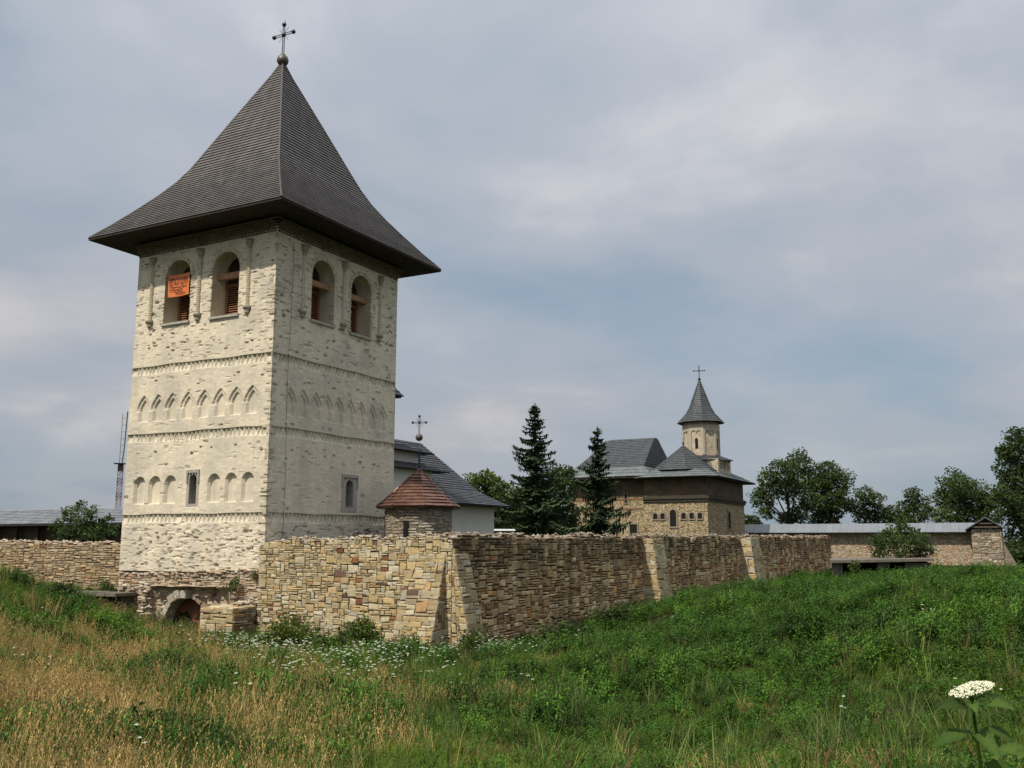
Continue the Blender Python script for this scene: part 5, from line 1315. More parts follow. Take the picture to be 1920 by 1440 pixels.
def t_umbel(seed, n=3, h=.75):
    r = random.Random(seed); st = MB(); fl = MB()
    for k in range(n):
        x, y = r.uniform(-.12, .12), r.uniform(-.12, .12); hh = h * r.uniform(.7, 1.1); lx, ly = r.uniform(-.1, .1), r.uniform(-.1, .1)
        st.tube([(x, y, 0), (x + lx, y + ly, hh)], .0045, 3, (.9, 1, .8), False)
        R = r.uniform(.018, .045)
        for j in range(11):
            a = j * 2.4; q = R * math.sqrt(j / 11); z = hh + .02 - q * q * 3; s = .012
            cx_, cy_ = x + lx + q * math.cos(a), y + ly + q * math.sin(a)
            fl.add([(cx_ + s * math.cos(i * 1.257), cy_ + s * math.sin(i * 1.257), z + r.uniform(-.004, .004)) for i in range(5)] + [(cx_, cy_, z + .012)], [(i, (i + 1) % 5, 5) for i in range(5)], (1, 1, 1))
        for j in range(4):
            b = r.uniform(0, 6.28); leaf(st, (x + lx * .4, y + ly * .4, hh * (.25 + .13 * j)), (math.cos(b), math.sin(b), .4), (0, 0, 1), .13, .05, (1, 1, 1), .4)
    return st, fl
def template(name, pairs):
    """an object kept out of the scene, only there to be instanced"""
    V, F, T, mi = [], [], [], []
    for k, (mb, mat) in enumerate(pairs):
        b = len(V); V += mb.v; F += [tuple(i + b for i in f) for f in mb.f]; T += mb.t; mi += [k] * len(mb.f)
    me = mesh_np(name, V, F, T)
    for mb, mat in pairs: me.materials.append(mat)
    me.polygons.foreach_set('material_index', np.array(mi, dtype=np.int32))
    return bpy.data.objects.new(name, me)
def scatter(name, label, cat, xy, scale, templates, seed, sink=.03, tilt=.15):
    r = np.random.default_rng(seed); n = len(xy)
    z = ground_z(xy[:, 0], xy[:, 1]) - sink
    me = bpy.data.meshes.new(name); me.vertices.add(n); me.vertices.foreach_set('co', np.column_stack([xy, z]).astype(np.float32).ravel())
    rot = np.column_stack([r.normal(0, tilt, n), r.normal(0, tilt, n), r.uniform(0, 6.283, n)]).astype(np.float32)
    a = me.attributes.new('rot', 'FLOAT_VECTOR', 'POINT'); a.data.foreach_set('vector', rot.ravel())
    a = me.attributes.new('size', 'FLOAT', 'POINT'); a.data.foreach_set('value', np.asarray(scale, np.float32))
    a = me.attributes.new('pick', 'INT', 'POINT'); a.data.foreach_set('value', r.integers(0, len(templates), n).astype(np.int32))
    o = bpy.data.objects.new(name, me); COL.objects.link(o)
    o['label'] = label; o['category'] = cat; o['kind'] = 'stuff'
    for mt in templates[0].data.materials: me.materials.append(mt)
    g = bpy.data.node_groups.new(name + '_nodes', 'GeometryNodeTree')
    g.interface.new_socket('Geometry', in_out='INPUT', socket_type='NodeSocketGeometry'); g.interface.new_socket('Geometry', in_out='OUTPUT', socket_type='NodeSocketGeometry')
    gi, go = g.nodes.new('NodeGroupInput'), g.nodes.new('NodeGroupOutput')
    inst = g.nodes.new('GeometryNodeInstanceOnPoints'); g2i = g.nodes.new('GeometryNodeGeometryToInstance')
    for tpl in reversed(templates):
        oi = g.nodes.new('GeometryNodeObjectInfo'); oi.inputs['Object'].default_value = tpl; oi.inputs['As Instance'].default_value = True
        g.links.new(oi.outputs['Geometry'], g2i.inputs[0])
    def attr(nm, ty):
        n_ = g.nodes.new('GeometryNodeInputNamedAttribute'); n_.data_type = ty; n_.inputs['Name'].default_value = nm; return n_.outputs['Attribute']
    g.links.new(gi.outputs[0], inst.inputs['Points']); g.links.new(g2i.outputs[0], inst.inputs['Instance'])
    inst.inputs['Pick Instance'].default_value = True
    g.links.new(attr('pick', 'INT'), inst.inputs['Instance Index'])
    e2r = g.nodes.new('FunctionNodeEulerToRotation'); g.links.new(attr('rot', 'FLOAT_VECTOR'), e2r.inputs[0]); g.links.new(e2r.outputs[0], inst.inputs['Rotation'])
    g.links.new(attr('size', 'FLOAT'), inst.inputs['Scale']); g.links.new(inst.outputs[0], go.inputs[0])
    md = o.modifiers.new('scatter', 'NODES'); md.node_group = g
    return o
def sample(dens, seed, rmax=92.0, wide=46):
    """random points of the open ground; dens(r) per square metre"""
    r = np.random.default_rng(seed); out = []
    edges = np.geomspace(3.0, rmax, 22); a = math.radians(wide)
    for r0, r1 in zip(edges[:-1], edges[1:]):
        n = int(a * (r1 * r1 - r0 * r0) * dens(.5 * (r0 + r1)))
        rr = np.sqrt(r.uniform(r0 * r0, r1 * r1, n)); az = r.uniform(-a, a, n)
        out.append(np.column_stack([rr * np.sin(az), rr * np.cos(az)]))
    p = np.vstack(out); dx, dy = p[:, 0] - C0[0], p[:, 1] - C0[1]
    lx, ly = dx * Rv[0] + dy * Rv[1], dx * Lv[0] + dy * Lv[1]
    bad = (lx > WX - .08) & (ly > WY - .12) & ~((ly > 8.9) & (lx < .9))
    bad |= (lx > -2.0) & (ly < 1.55) & (ly > -.3)
    bad |= (lx > 62) & (ly < -12.5) & (ly > -22) & (np.hypot(p[:, 0], p[:, 1]) > 78)
    return p[~bad], lx[~bad], ly[~bad]
def sm(a, b, x): t_ = np.clip((x - a) / (b - a), 0, 1); return t_ * t_ * (3 - 2 * t_)
def fields(p):
    x, y = p[:, 0], p[:, 1]; az = np.degrees(np.arctan2(x, y)); r = np.hypot(x, y)
    def nn(s, sd): return gnoise(x, y, s, sd)
    n1, n2, n3 = nn(.30, 61), nn(.85, 62), nn(.16, 63)
    n4 = nn(2.2, 64); dry = sm(-13, -25, az + 7 * n1 + 4 * n2) * (1 - .45 * sm(26, 32, r)) * (1 - .94 * sm(-.12, .22, n2 + .5 * n4 + .5 * n1)) * (.35 + .65 * sm(-.4, .2, n4))
    dry = np.maximum(dry, .13 * sm(-6, -14, az + 4 * n1) * (r < 31))
    dry = np.maximum(dry, .35 * sm(.35, .75, n1 + .5 * n2) * (az < 4) * (r < 36))
    dry = np.maximum(dry, .16 * sm(.1, .6, n2))
    weed = sm(4.0, 11.0, az + 6 * n3 + 3 * n1) * sm(22, 30, r + 3 * n2) * .95
    weed = np.maximum(weed, .5 * sm(0, 8, az + 5 * n1) * sm(16, 22, r) * sm(-.4, .3, n1))
    weed = np.maximum(weed, .5 * sm(.2, .5, n1 + .5 * n4) * (az > -10) * sm(14, 20, r))
    weed = np.maximum(weed, .6 * sm(.05, .35, n2 + .5 * n1 + .4 * n4) * (az < -8))
    weed = np.maximum(weed, .75 * sm(27.0, 30, r) * sm(-.25, .25, n2 + .6 * n4) * sm(-15, -22, az) * (r < 36))
    dx, dy = x - C0[0], y - C0[1]; flx, fly = dx * Rv[0] + dy * Rv[1], dx * Lv[0] + dy * Lv[1]
    foot_ = sm(-5.5, -3.0, flx + 1.2 * n2) * (fly < 1.2) * (flx < 2); weed = np.maximum(weed, foot_); dry = dry * (1 - foot_)
    weed = np.maximum(weed, .92 * sm(3, 9, az + 5 * n1) * sm(20, 26, r))
    return az, r, n1, n2, n3, np.clip(dry, 0, 1), np.clip(weed, 0, 1)
rg = np.random.default_rng(99)
# grass
p, lx, ly = sample(lambda r: 240 if r < 19 else (130 if r < 30 else (40 if r < 50 else 9)), 1)
az, r, n1, n2, n3, dry, weed = fields(p); keep = rg.random(len(p)) > np.maximum(dry * .2, weed * .65)
sc = (.62 + .32 * n1 + .2 * n2 + rg.uniform(-.15, .2, len(p))).clip(.3, 1.4) * (1 + .012 * r) * (.62 + .5 * sm(4, -14, az))
scatter('meadow_grass', 'green meadow grass covering the bank and ditch in front of the walls', 'grass', p[keep], sc[keep], [template('grass_tuft', [(t_grass(k, 20), LEAF_GRASS)]) for k in range(6)], 11)
# dry stems
p, lx, ly = sample(lambda r: 40 if r < 17 else (32 if r < 30 else 16), 2, 48)
az, r, n1, n2, n3, dry, weed = fields(p); keep = rg.random(len(p)) < dry * (1 - .8 * weed) * .85
sc = (.78 + .28 * n1 + rg.uniform(-.2, .25, len(p))).clip(.35, 1.3) * (1 + .008 * r) * (.55 + .5 * sm(2, -14, az))
scatter('dry_grass', 'tall straw coloured dry grass with seed heads on the left slope', 'dry grass', p[keep], sc[keep], [template('dry_tuft', [(t_dry(100 + k), LEAF_DRY)]) for k in range(6)], 12, tilt=.2)
# leafy weeds
p, lx, ly = sample(lambda r: 48 if r < 18 else (36 if r < 34 else (20 if r < 60 else 9)), 3)
az, r, n1, n2, n3, dry, weed = fields(p); keep = rg.random(len(p)) < weed
sc = (.70 + .30 * n2 + .2 * n1 + .35 * gnoise(p[:, 0], p[:, 1], 1.4, 67) + rg.uniform(-.3, .35, len(p))).clip(.25, 1.7) * (.82 + .0105 * r)
half = rg.random(len(p)) < (.72 - .35 * n2)
scatter('nettle_cover', 'bright green leafy nettles covering the mound on the right', 'ground cover', p[keep & half], sc[keep & half], [template('nettle_clump', [(t_weed(200 + k), LEAF_WEED)]) for k in range(5)], 13, tilt=.2)
scatter('dark_weed_cover', 'darker broad leaved weeds mixed through the bank on the right', 'ground cover', p[keep & ~half], sc[keep & ~half] * .9, [template('dark_weed_clump', [(t_weed(300 + k, 4, .42, .14, .036), LEAF_DARKW)]) for k in range(4)], 14, tilt=.25)
# low broad leaves everywhere, for the bottom of the ditch
p, lx, ly = sample(lambda r: 50 if r < 19 else (30 if r < 34 else 5), 6, 50)
az, r, n1, n2, n3, dry, weed = fields(p); keep = rg.random(len(p)) < (.25 + .6 * sm(-.3, .4, n2 + .5 * n1)) * (1 - .6 * dry)
scatter('low_herbs', 'low green herbs growing between the grass of the ditch', 'ground cover', p[keep], rg.uniform(.5, 1.25, keep.sum()), [template('herb_clump', [(t_weed(400 + k, 5, .2, .07, .026), LEAF_WEED)]) for k in range(4)], 16, tilt=.3)
# tall seeding stalks and rusty docks among the weeds
def t_stalk(seed, n=5, h=.9, seedc=(1, 1, 1)):
    r = random.Random(seed); m = MB()
    for k in range(n):
        x, y = r.uniform(-.15, .15), r.uniform(-.15, .15); hh = h * r.uniform(.6, 1.1); az_ = r.uniform(0, 6.28); le = r.uniform(.05, .3)
        blade(m, r, hh, .004, le, az_, 1, x, y, (.9, .9, .8), 3); ex, ey = x + math.cos(az_) * le * hh, y + math.sin(az_) * le * hh; ez_ = hh * (1 - .18 * le)
        for j in range(14):
            b = r.uniform(0, 6.28); t_ = r.uniform(.62, 1.0); l = r.uniform(.012, .03) * (1.5 - t_)
            ox, oy = x + (ex - x) * t_ ** 1.6, y + (ey - y) * t_ ** 1.6; zz = ez_ * t_
            m.add([(ox, oy, zz), (ox + l * math.cos(b), oy + l * math.sin(b), zz + .02), (ox + l * math.cos(b + .7), oy + l * math.sin(b + .7), zz + .035)], [(0, 1, 2)], seedc)
    return m
LEAF_DOCK = make_leaf('dock_seed', (0.19, 0.105, 0.055), .4, .15, 1.0, True)
p, lx, ly = sample(lambda r: 1.6 if r < 34 else .7, 8, 62)
az, r, n1, n2, n3, dry, weed = fields(p); keep = rg.random(len(p)) < (.12 + .6 * sm(.1, .5, n2 - .3 * n1))
scatter('dock_stalks', 'rusty brown dock and seed stalks scattered over the green bank', 'weeds', p[keep], rg.uniform(.5, 1.05, keep.sum()), [template('dock_clump', [(t_stalk(600 + k), LEAF_DOCK)]) for k in range(4)], 18, tilt=.2)
p, lx, ly = sample(lambda r: 2.6 if r < 34 else 1.4, 9, 70)
az, r, n1, n2, n3, dry, weed = fields(p); keep = (rg.random(len(p)) < (.15 + .75 * sm(.0, .5, n1 - .4 * n2))) & (az > -18)
scatter('pale_tall_grass', 'pale green tall grass clumps standing above the low cover', 'grass', p[keep], rg.uniform(.6, 1.15, keep.sum()) * (1 + .008 * r[keep]), [template('tall_tuft', [(t_grass(700 + k, 24, .62, .12), make_leaf('tall_grass_blade', (0.12, 0.165, 0.042), .4, .35, 1.0, True) if k == 0 else bpy.data.materials['tall_grass_blade'])]) for k in range(4)], 19, tilt=.2)
# white flowers
def blob(px, py, dep, sx, sy, n, seed):
    q = np.random.default_rng(seed); w = at(px, py, dep); return np.column_stack([w[0] + q.normal(0, sx, n), w[1] + q.normal(0, sy, n)])
F = np.vstack([blob(520, 1235, 32, 1.1, 1.5, 85, 1), blob(620, 1262, 29, 1.6, 1.8, 75, 2), blob(720, 1230, 31.5, 1.0, .9, 60, 3), blob(940, 1232, 34, .7, .7, 60, 4), blob(690, 1290, 24, 1.2, 2, 50, 5), blob(470, 1220, 34, .7, 1, 60, 6), blob(860, 1240, 32, .8, .5, 20, 8)])
q = np.random.default_rng(5); sc_a = np.radians(q.uniform(-29, 30, 50)); sr = q.uniform(12, 52, 50) 
F2 = np.column_stack([sr * np.sin(sc_a), sr * np.cos(sc_a)])
F = np.vstack([F, F2]); dx, dy = F[:, 0] - C0[0], F[:, 1] - C0[1]; flx, fly = dx * Rv[0] + dy * Rv[1], dx * Lv[0] + dy * Lv[1]
ok = (flx < WX - .25) | (fly < WY - .25); ok &= ~((flx > -2.1) & (fly > -.4) & (fly < 1.6)); F = F[ok]
tp = []
for k in range(5):
    st_, fl_ = t_umbel(500 + k); tp.append(template('umbel_plant', [(st_, LEAF_WEED), (fl_, PETAL)]))
scatter('white_flowers', 'white umbel flowers clustered at the foot of the sunlit wall', 'flowers', F, q.uniform(.65, 1.15, len(F)), tp, 15)

# ------------------------------------------------------------------ bushes and trees
def leaf_cloud(mb, c, rad, n, r, size, tint=1.0, flat=.85, shell=.55, tv=.35):
    """many small leaf blades through an uneven crown volume"""
    c = np.array(c); k = 0; ph = [r.uniform(0, 6.28) for _ in range(6)]
    while k < n:
        d = np.array([r.gauss(0, 1), r.gauss(0, 1), r.gauss(0, 1)]); d /= np.linalg.norm(d)
        lump_ = 1 + .17 * math.sin(3 * d[0] + ph[0] + 2 * d[2]) + .13 * math.sin(5 * d[1] + ph[1]) + .12 * math.sin(6 * d[2] + ph[2] + 3 * d[0])
        t_ = (shell + (1 - shell) * r.random()) if r.random() < .75 else r.random() ** .6
        p = c + d * rad * lump_ * t_ * np.array([1, 1, flat])
        if math.sin(p[0] * 2.3 / rad * 1.6 + ph[3]) * math.sin(p[1] * 2.1 / rad * 1.7 + ph[4]) * math.sin(p[2] * 2.9 / rad * 1.5 + ph[5]) > .30: k += .6; continue
        s = size * r.uniform(.55, 1.3); a = Vector((r.gauss(0, 1), r.gauss(0, 1), r.gauss(0, .7))).normalized(); b = a.orthogonal().normalized()
        b = (b * math.cos(th_ := r.uniform(0, 6.28)) + a.cross(b) * math.sin(th_)); P0 = Vector(p)
        tt = tint * r.uniform(1 - tv, 1 + tv)
        mb.add([P0 - a * s * .5, P0 + b * s * .3, P0 + a * s * .55, P0 - b * s * .3], [(0, 1, 2, 3)], (tt * r.uniform(.9, 1.15), tt, tt * r.uniform(.8, 1.1))); k += 1
def tree(name, label, cat, base, clumps, leafmat, r, size, dens, trunk_r, group=None, limbs=True, lean=(0, 0), tint=1.0):
    """base: world foot; clumps: world (x, y, z, radius)"""
    t_ = thing(name, label, cat, tuple(base), group, rot=0.0)
    b = np.array(base); cr = MB()
    for c in clumps: leaf_cloud(cr, np.array(c[:3]) - b, c[3] * 1.13, int(2.2 * dens * c[3] ** 2), r, size * .92, tint * r.uniform(.85, 1.15))
    part('crown', cr, leafmat, t_)
    top = max(c[2] for c in clumps) - b[2]; m = MB()
    mx = np.mean([c[0] for c in clumps]) - b[0]; my = np.mean([c[1] for c in clumps]) - b[1]; h = top * .72
    tr = [(0, 0, -.3), (mx * .15 + lean[0], my * .15, h * .3), (mx * .5 + lean[0] * 1.5, my * .5, h * .65), (mx, my, h)]
    m.tube(tr, [trunk_r * 1.25, trunk_r, trunk_r * .7, trunk_r * .3], 7)
    if limbs:
        for c in clumps:
            e = np.array(c[:3]) - b; s0 = np.array(tr[1]) * .5 + np.array(tr[2]) * .5 if e[2] > h * .6 else np.array(tr[1])
            mid = (s0 + e) / 2 + np.array([r.uniform(-.3, .3), r.uniform(-.3, .3), -.15 * c[3]])
            m.tube([tuple(s0), tuple(mid), tuple(e), tuple(e + np.array([r.uniform(-.5, .5) * c[3], r.uniform(-.5, .5) * c[3], .5 * c[3]]))], [trunk_r * .5, trunk_r * .36, trunk_r * .2, trunk_r * .06], 5)
            for _ in range(4):
                a = np.array([r.gauss(0, 1), r.gauss(0, 1), r.gauss(0, .8)]); a /= np.linalg.norm(a)
                m.tube([tuple(mid * .4 + e * .6), tuple(e + a * c[3] * .85)], [trunk_r * .2, trunk_r * .05], 4)
    part('trunk', m, BARK, t_)
    return t_
DECID = make_leaf('deciduous_leaf', (0.056, 0.090, 0.024), .0, .3, .25, True)
DECID_L = make_leaf('bright_deciduous_leaf', (0.085, 0.125, 0.024), .0, .3, .4, True)
BUSHL = make_leaf('bush_leaf', (0.055, 0.098, 0.024), .0, .3, .6, True)
NEEDLE = make_leaf('spruce_needle', (0.066, 0.102, 0.044), .0, .12, .8, True)
rt = random.Random(303)
def cl(lst, dep, jit=2.0):
    o = []
    for px, py, pr in lst:
        w = at(px, py, dep + rt.uniform(-jit, jit)); o.append((w[0], w[1], w[2], pr / 1786 * dep))
    return o
def foot(px, dep, z=-2.3): w = at(px, 1000, dep); return (w[0], w[1], z)
G1 = 'deciduous trees beyond the right walls'
tree('broadleaf_tree', 'large dark spreading tree with visible forked limbs right of the church', 'tree', foot(1487, 135), cl([(1470, 885, 30), (1500, 868, 26), (1445, 908, 27), (1432, 938, 24), (1515, 905, 30), (1480, 915, 26), (1522, 940, 25), (1440, 962, 13), (1497, 965, 22), (1470, 970, 14), (1425, 925, 12)], 135, 3), DECID, rt, .42, 150, .30, G1)
tree('broadleaf_tree', 'dense rounded dark tree touching the large spreading one on its right', 'tree', foot(1553, 138), cl([(1553, 885, 24), (1572, 905, 25), (1540, 908, 24), (1575, 938, 22), (1550, 938, 27), (1592, 950, 14), (1555, 968, 26), (1535, 975, 16)], 138, 3), DECID, rt, .42, 170, .30, G1, tint=.82)
tree('broadleaf_tree', 'medium round tree behind the zinc roof between the dense tree and the bush', 'tree', foot(1630, 142), cl([(1622, 930, 20), (1640, 938, 18), (1612, 955, 20), (1645, 962, 18), (1625, 972, 22)], 142, 2), DECID, rt, .40, 150, .22, G1)
tree('broadleaf_tree', 'small low tree directly above the large green bush', 'tree', foot(1672, 142), cl([(1668, 958, 13), (1680, 970, 15), (1660, 978, 15)], 142, 1), DECID, rt, .38, 170, .18, G1, tint=1.2)
tree('broadleaf_tree', 'open crowned small tree with a pointed top in the right middle distance', 'tree', foot(1718, 140), cl([(1710, 926, 15), (1722, 942, 18), (1700, 950, 17), (1738, 960, 18), (1712, 970, 22), (1690, 975, 12)], 140, 2), DECID, rt, .40, 150, .22, G1, tint=1.1)
tree('broadleaf_tree', 'broad brownish green tree left of the tall tree at the right edge', 'tree', foot(1800, 128), cl([(1785, 905, 24), (1803, 915, 26), (1772, 932, 23), (1828, 922, 24), (1790, 950, 30), (1840, 945, 28), (1770, 968, 20), (1815, 972, 27), (1850, 970, 24), (1862, 940, 20)], 128, 3), DECID, rt, .40, 150, .28, G1, tint=1.15)
tree('broadleaf_tree', 'tallest dark tree cut off by the right edge of the photo', 'tree', foot(1925, 112), cl([(1912, 820, 24), (1888, 848, 22), (1925, 850, 40), (1892, 882, 28), (1950, 900, 50), (1905, 912, 34), (1878, 928, 20), (1930, 950, 40), (1895, 960, 28), (1915, 1000, 30), (1925, 1035, 34), (1905, 1050, 22), (1960, 960, 40)], 112, 3), DECID, rt, .40, 165, .4, G1)
tree('broadleaf_tree', 'small low tree peeking out behind the right end of the church', 'tree', foot(1408, 140), cl([(1402, 975, 12), (1415, 980, 14), (1395, 985, 12)], 140, 1), DECID, rt, .4, 170, .15, G1)
G2 = 'trees in the court left of the church'
tree('broadleaf_tree', 'bright yellowish green tree beside the white building roof', 'tree', foot(915, 84), cl([(893, 902, 19), (914, 899, 19), (880, 920, 17), (932, 915, 22), (905, 928, 24), (948, 928, 22), (925, 950, 28), (955, 955, 26), (940, 980, 28), (900, 955, 22), (968, 935, 18)], 84, 1.5), DECID_L, rt, .26, 420, .2, G2)
tree('broadleaf_tree', 'dark dense tree behind the two spruces', 'tree', foot(1030, 90), cl([(1045, 890, 20), (1066, 886, 14), (1030, 905, 26), (1055, 918, 26), (1005, 925, 28), (1030, 945, 30), (980, 950, 28), (1060, 955, 28), (1000, 975, 30), (1040, 985, 30), (968, 980, 28), (1068, 985, 22), (950, 990, 22), (1020, 1000, 26)], 90, 1.5), DECID, rt, .28, 420, .25, G2)
def spruce(label, px, top_py, dep, rad_top, rad_bot, seed, tint=1.0, bend=0.0):
    r = random.Random(seed); w = at(px, top_py, dep); H = w[2] + 2.3
    t_ = thing('spruce_tree', label, 'tree', (w[0], w[1], -2.3), 'spruces behind the wall', rot=0.0)
    m = MB().tube([(0, 0, -.3), (.1, 0, H * .5), (0, 0, H)], [H * .018, H * .010, .012], 7); part('trunk', m, BARK, t_)
    f = MB(); z = .8
    while z < H - .12:
        t = z / H; Rr = (rad_bot * (1 - t) ** .82 + rad_top * (t ** 3) * (1 - t) * 3) * (.82 + .28 * math.sin(z * 1.7 + seed) * (1 - .5 * t))
        nb = 2; a0 = r.uniform(0, 6.28); z_keep = z
        for k in range(nb):
            a = a0 + 2 * math.pi * k / nb + r.uniform(-.6, .6); z = z_keep + r.uniform(-.12, .12); L = Rr * r.choice([r.uniform(.45, .9), r.uniform(.7, 1.1), r.uniform(1.05, 1.4)]) + .12; dr = .42 * (1 - t) - .02; up = .30 + .35 * t
            npt = max(4, int(L / .16)); dx, dy = math.cos(a), math.sin(a)
            for j in range(npt):
                u = (j + .5) / npt; ex = L * u; zz = z - dr * L * math.sin(u * 2.2) * .75 + up * L * max(0, u - .55) ** 1.5
                P0 = Vector((dx * ex, dy * ex, zz)); c = tint * r.uniform(.65, 1.35)
                for sg in (-1, 1):                           # side twigs
                    tl = (.26 + .45 * L * (1 - u) * .55) * r.uniform(.7, 1.25); td = Vector((dx * .75 - dy * sg, dy * .75 + dx * sg, r.uniform(-.55, -.05))).normalized(); n_ = td.cross(Vector((0, 0, 1))).normalized()
                    f.add([P0 - n_ * .08, P0 + n_ * .08, P0 + td * tl * .6 + n_ * .10, P0 + td * tl, P0 + td * tl * .6 - n_ * .10], [(0, 1, 2, 3, 4)], (c, c, c))
                hl = (.20 + .34 * (1 - t)) * r.uniform(.4, 1.5)  # hanging twigs
                f.add([P0 + Vector((dx, dy, 0)) * .09, P0 - Vector((dx, dy, 0)) * .09, P0 + Vector((-dx * .04 + r.uniform(-.05, .05), -dy * .04 + r.uniform(-.05, .05), -hl)), P0 + Vector((dx * .03, dy * .03, -hl * .8))], [(0, 1, 2, 3)], (c * .9, c * .9, c * .9))
        z = z_keep + (.085 + .035 * (1 - t)) * r.uniform(.6, 1.4)
    for k in range(10): 
        a = r.uniform(0, 6.28); f.add([(0, 0, H - .3 + k * .03), (.07 * math.cos(a), .07 * math.sin(a), H - .22 + k * .03), (.02, .02, H - .1 + k * .03)], [(0, 1, 2)], (1, 1, 1))
    part('foliage', f, NEEDLE, t_)
spruce('taller broad dark spruce left of the church with drooping boughs', 1003, 758, 77, .6, 4.1, 5)
spruce('slimmer smaller spruce standing right in front of the church', 1120, 802, 71, .3, 3.6, 8, 1.05)

def bush(label, base, clumps, mat, size, dens, seed, group=None, name='leafy_bush', stem=.03):
    r = random.Random(seed); t_ = thing(name, label, 'bush', tuple(base), group, rot=0.0); b = np.array(base); cr = MB(); m = MB()
    for c in clumps:
        leaf_cloud(cr, np.array(c[:3]) - b, c[3], int(1.8 * dens * c[3] ** 2), r, size, r.uniform(.85, 1.2), .9, .45)
        e = np.array(c[:3]) - b
        for _ in range(3): m.tube([(r.uniform(-.1, .1), r.uniform(-.1, .1), -.1), tuple(e * .5 + np.array([r.uniform(-.15, .15)] * 3)), tuple(e + np.array([r.uniform(-.5, .5), r.uniform(-.5, .5), .5]) * c[3])], [stem, stem * .7, stem * .25], 5)
    part('foliage', cr, mat, t_); part('stems', m, BARK, t_); return t_
w = at(155, 1012, 54)
bush('bushy green shrub rising behind the left wall', (w[0], w[1], -2.1), cl([(150, 948, 13), (130, 965, 20), (168, 962, 17), (105, 985, 14), (155, 985, 24), (190, 982, 18), (125, 1000, 20), (175, 1003, 22), (205, 972, 9), (210, 995, 14)], 54, .8), BUSHL, .17, 560, 1)
w = at(1690, 1048, 86)
bush('wide green bush in front of the far zinc roofed wall', (w[0], w[1], -3.4), cl([(1670, 1005, 26), (1700, 1000, 24), (1645, 1018, 20), (1725, 1015, 24), (1685, 1025, 30), (1650, 1035, 16), (1735, 1035, 18), (1712, 1042, 20), (1690, 985, 12)], 86, 1.2), BUSHL, .22, 330, 2)
def gbush(px, py, dep, rr, label, mat, seed, size=.13, dens=620, n=4, group=None):
    w = at(px, py, dep); z = float(ground_z(w[0], w[1])[0]); r = random.Random(seed)
    cs = [(w[0] + r.uniform(-.7, .7) * rr, w[1] + r.uniform(-.4, .4) * rr, z + rr * r.uniform(.45, 1.0), rr * r.uniform(.45, .7)) for _ in range(n)]
    bush(label, (w[0], w[1], z), cs, mat, size, dens, seed, group)
gb = 'wild shrubs along the wall foot'
gbush(1055, 1205, 37.5, 1.0, 'dark rounded shrub against the shaded wall, left of the second buttress', BUSHL, 11, .15, 500, 5)
gbush(1160, 1180, 43.5, .85, 'light green shrub beside the left foot of the second buttress', BUSHL, 12, .15, 500, 4)
gbush(560, 1225, 33.5, 1.1, 'vivid green shrub among white flowers below the golden wall', DECID_L, 13, .13, 600, 5)
gbush(700, 1232, 33, 1.0, 'low green shrub in the middle of the golden wall foot', DECID_L, 14, .13, 600, 4)
gbush(630, 1240, 32, .85, 'pale green shrub between two larger ones before the golden wall', BUSHL, 19, .13, 600, 4)
gbush(862, 1232, 33, .8, 'small green shrub in front of the corner buttresses', DECID_L, 15, .12, 600, 4)
gbush(505, 1220, 34.5, .6, 'small flowering shrub beside the dark recess right of the gate pier', BUSHL, 16, .12, 600, 3)
gbush(112, 1150, 29.5, .5, 'dark green shrub on the crest of the left grassy mound', BUSHL, 17, .13, 600, 4)
w_ = wor((-.35, 1.35, -2.1)); bush('small weed tuft growing from the broken masonry beside the gate arch', tuple(w_), [(w_[0], w_[1], w_[2] + .22, .30), (w_[0] + .1, w_[1], w_[2] + .45, .2)], DECID_L, .10, 1500, 21, None, 'weed_tuft', .01)
w_ = wor((-.12, .35, -1.5)); bush('tiny weed tuft in the dark joint between tower and golden wall', tuple(w_), [(w_[0], w_[1], w_[2] + .1, .22)], DECID_L, .09, 1500, 22, None, 'weed_tuft', .008)
w_ = loc(at(1585, 1065, 78)); w_ = at(1603, 1068, 77); bush('small yellowish shrub before the concrete shelter', (w_[0], w_[1], -3.2), [(w_[0], w_[1], -1.9, .5), (w_[0] + .2, w_[1], -2.6, .5)], DECID_L, .2, 420, 23, None, 'leafy_bush')

# elder in the foreground on the right
ELDER = make_leaf('elder_leaf', (0.068, 0.130, 0.026), .0, .5, 2.0, True)
CREAM = simple('cream_blossom', (0.74, 0.72, 0.52), .8, .12, 30, .2, .0)
ew = at(1822, 1300, 4.0); ez = float(ground_z(ew[0], ew[1])[0])
eld = thing('elder_plant', 'elder plant with broad leaves and one cream flower head at the lower right', 'plant', (ew[0], ew[1], ez), rot=0.0)
re_ = random.Random(9); Ht = ew[2] - ez
st_ = MB().tube([(.10, .15, -.05), (.06, .05, Ht * .5), (.0, 0, Ht - .06), (.0, 0, Ht)], [.011, .009, .006, .005], 6, (.8, .9, .6)).tube([(.06, .05, Ht * .5), (.2, -.05, Ht * .75), (.26, -.1, Ht - .22)], [.007, .006, .003], 5, (.8, .9, .6)).tube([(.06, .05, Ht * .4), (-.12, -.1, Ht * .6), (-.2, -.2, Ht - .42)], [.007, .006, .003], 5, (.8, .9, .6))
for k in range(11):
    a = k * .57; st_.tube([(0, 0, Ht - .03), (.07 * math.cos(a), .07 * math.sin(a), Ht + .018)], .0018, 4, (.9, 1, .6))
part('stem', st_, ELDER, eld)
fh = MB()
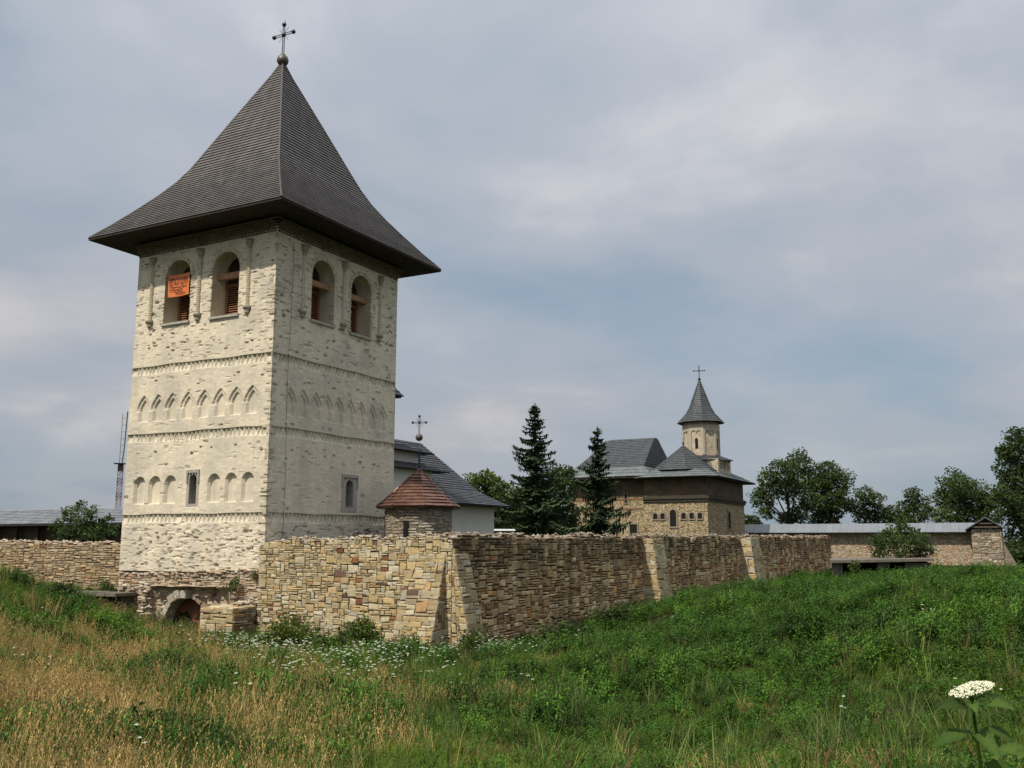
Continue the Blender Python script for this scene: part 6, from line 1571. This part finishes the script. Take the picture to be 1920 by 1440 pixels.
for k in range(620):
    a = re_.uniform(0, 6.28); q = .086 * math.sqrt(re_.random()); x, y = q * math.cos(a) * 1.0, q * math.sin(a)
    z = Ht + .026 - 1.6 * q * q + .22 * x + .006 * math.sin(30 * x) + re_.uniform(-.005, .006); s = re_.uniform(.0026, .0044)
    fh.add([(x + s * math.cos(i * 1.2566), y + s * math.sin(i * 1.2566), z + re_.uniform(-.001, .001)) for i in range(5)] + [(x, y, z + .0045), (x, y, z - .004)], [(i, (i + 1) % 5, 5) for i in range(5)] + [((i + 1) % 5, i, 6) for i in range(5)], (1, 1, re_.uniform(.85, 1)))
part('flower_head', fh, CREAM, eld)
def big_leaf(p, d, up, L, W):
    m = MB(); p, d, up = Vector(p), Vector(d).normalized(), Vector(up); s = d.cross(up).normalized(); u = s.cross(d); n = 12; V = []; ro_ = re_.uniform(-.5, .5); s, u = s * math.cos(ro_) + u * math.sin(ro_), u * math.cos(ro_) - s * math.sin(ro_); dr_ = re_.uniform(.15, .5)
    for i in range(n + 1):
        t = i / n; ww = W * .5 * math.sin(math.pi * min(1, t * .92 + .04)) ** .8 * (1.15 - .5 * t) * (1 + .12 * (i % 2)); c_ = p + d * L * t + u * (-dr_ * L * t * t + .06 * L * math.sin(3 * t))
        V += [c_ + s * ww + u * ww * (.25 + .10 * (i % 2)), c_, c_ - s * ww + u * ww * (.25 + .10 * (i % 2))]
    V[-3] = V[-2]; V[-1] = V[-2]
    c = re_.uniform(.7, 1.3); cc_ = [(c * (1.45 if i % 3 == 1 else .92 + .16 * ((i // 3) % 2)), c * (1.3 if i % 3 == 1 else .92 + .16 * ((i // 3) % 2)), c) for i in range(len(V))]; m.add(V, [(3 * i + k, 3 * i + k + 1, 3 * i + k + 4, 3 * i + k + 3) for i in range(n) for k in (0, 1)], cc_); part('leaf', m, ELDER, eld, smooth=True)
for k, (a, z, L) in enumerate([(3.5, -.05, .14), (4.3, -.04, .13), (5.4, -.04, .15), (6.1, -.03, .16), (.7, -.05, .14), (2.2, -.05, .14), (3.0, -.16, .17), (4.7, -.15, .16), (5.9, -.14, .18), (.4, -.16, .16), (1.8, -.16, .15), (3.4, -.30, .17), (5.1, -.30, .17), (6.2, -.28, .18), (1.2, -.30, .16)]):
    big_leaf((.03 * math.cos(a), .03 * math.sin(a), Ht + z), (math.cos(a), math.sin(a), .25 if z > -.1 else -.15), (0, -.55, 1), L * .82, L * .38)
for bx, by, bz in ((.26, -.1, Ht - .22), (-.2, -.2, Ht - .42), (.22, -.05, Ht - .36), (-.05, -.2, Ht - .5), (.14, -.15, Ht - .2), (-.19, -.1, Ht - .29), (.02, -.2, Ht - .33), (.21, -.2, Ht - .09)):
    for k in range(7):
        a = k * 1.05 + bx * 5; big_leaf((bx, by, bz), (math.cos(a), math.sin(a), .1), (0, -.55, 1), re_.uniform(.10, .16), .062)
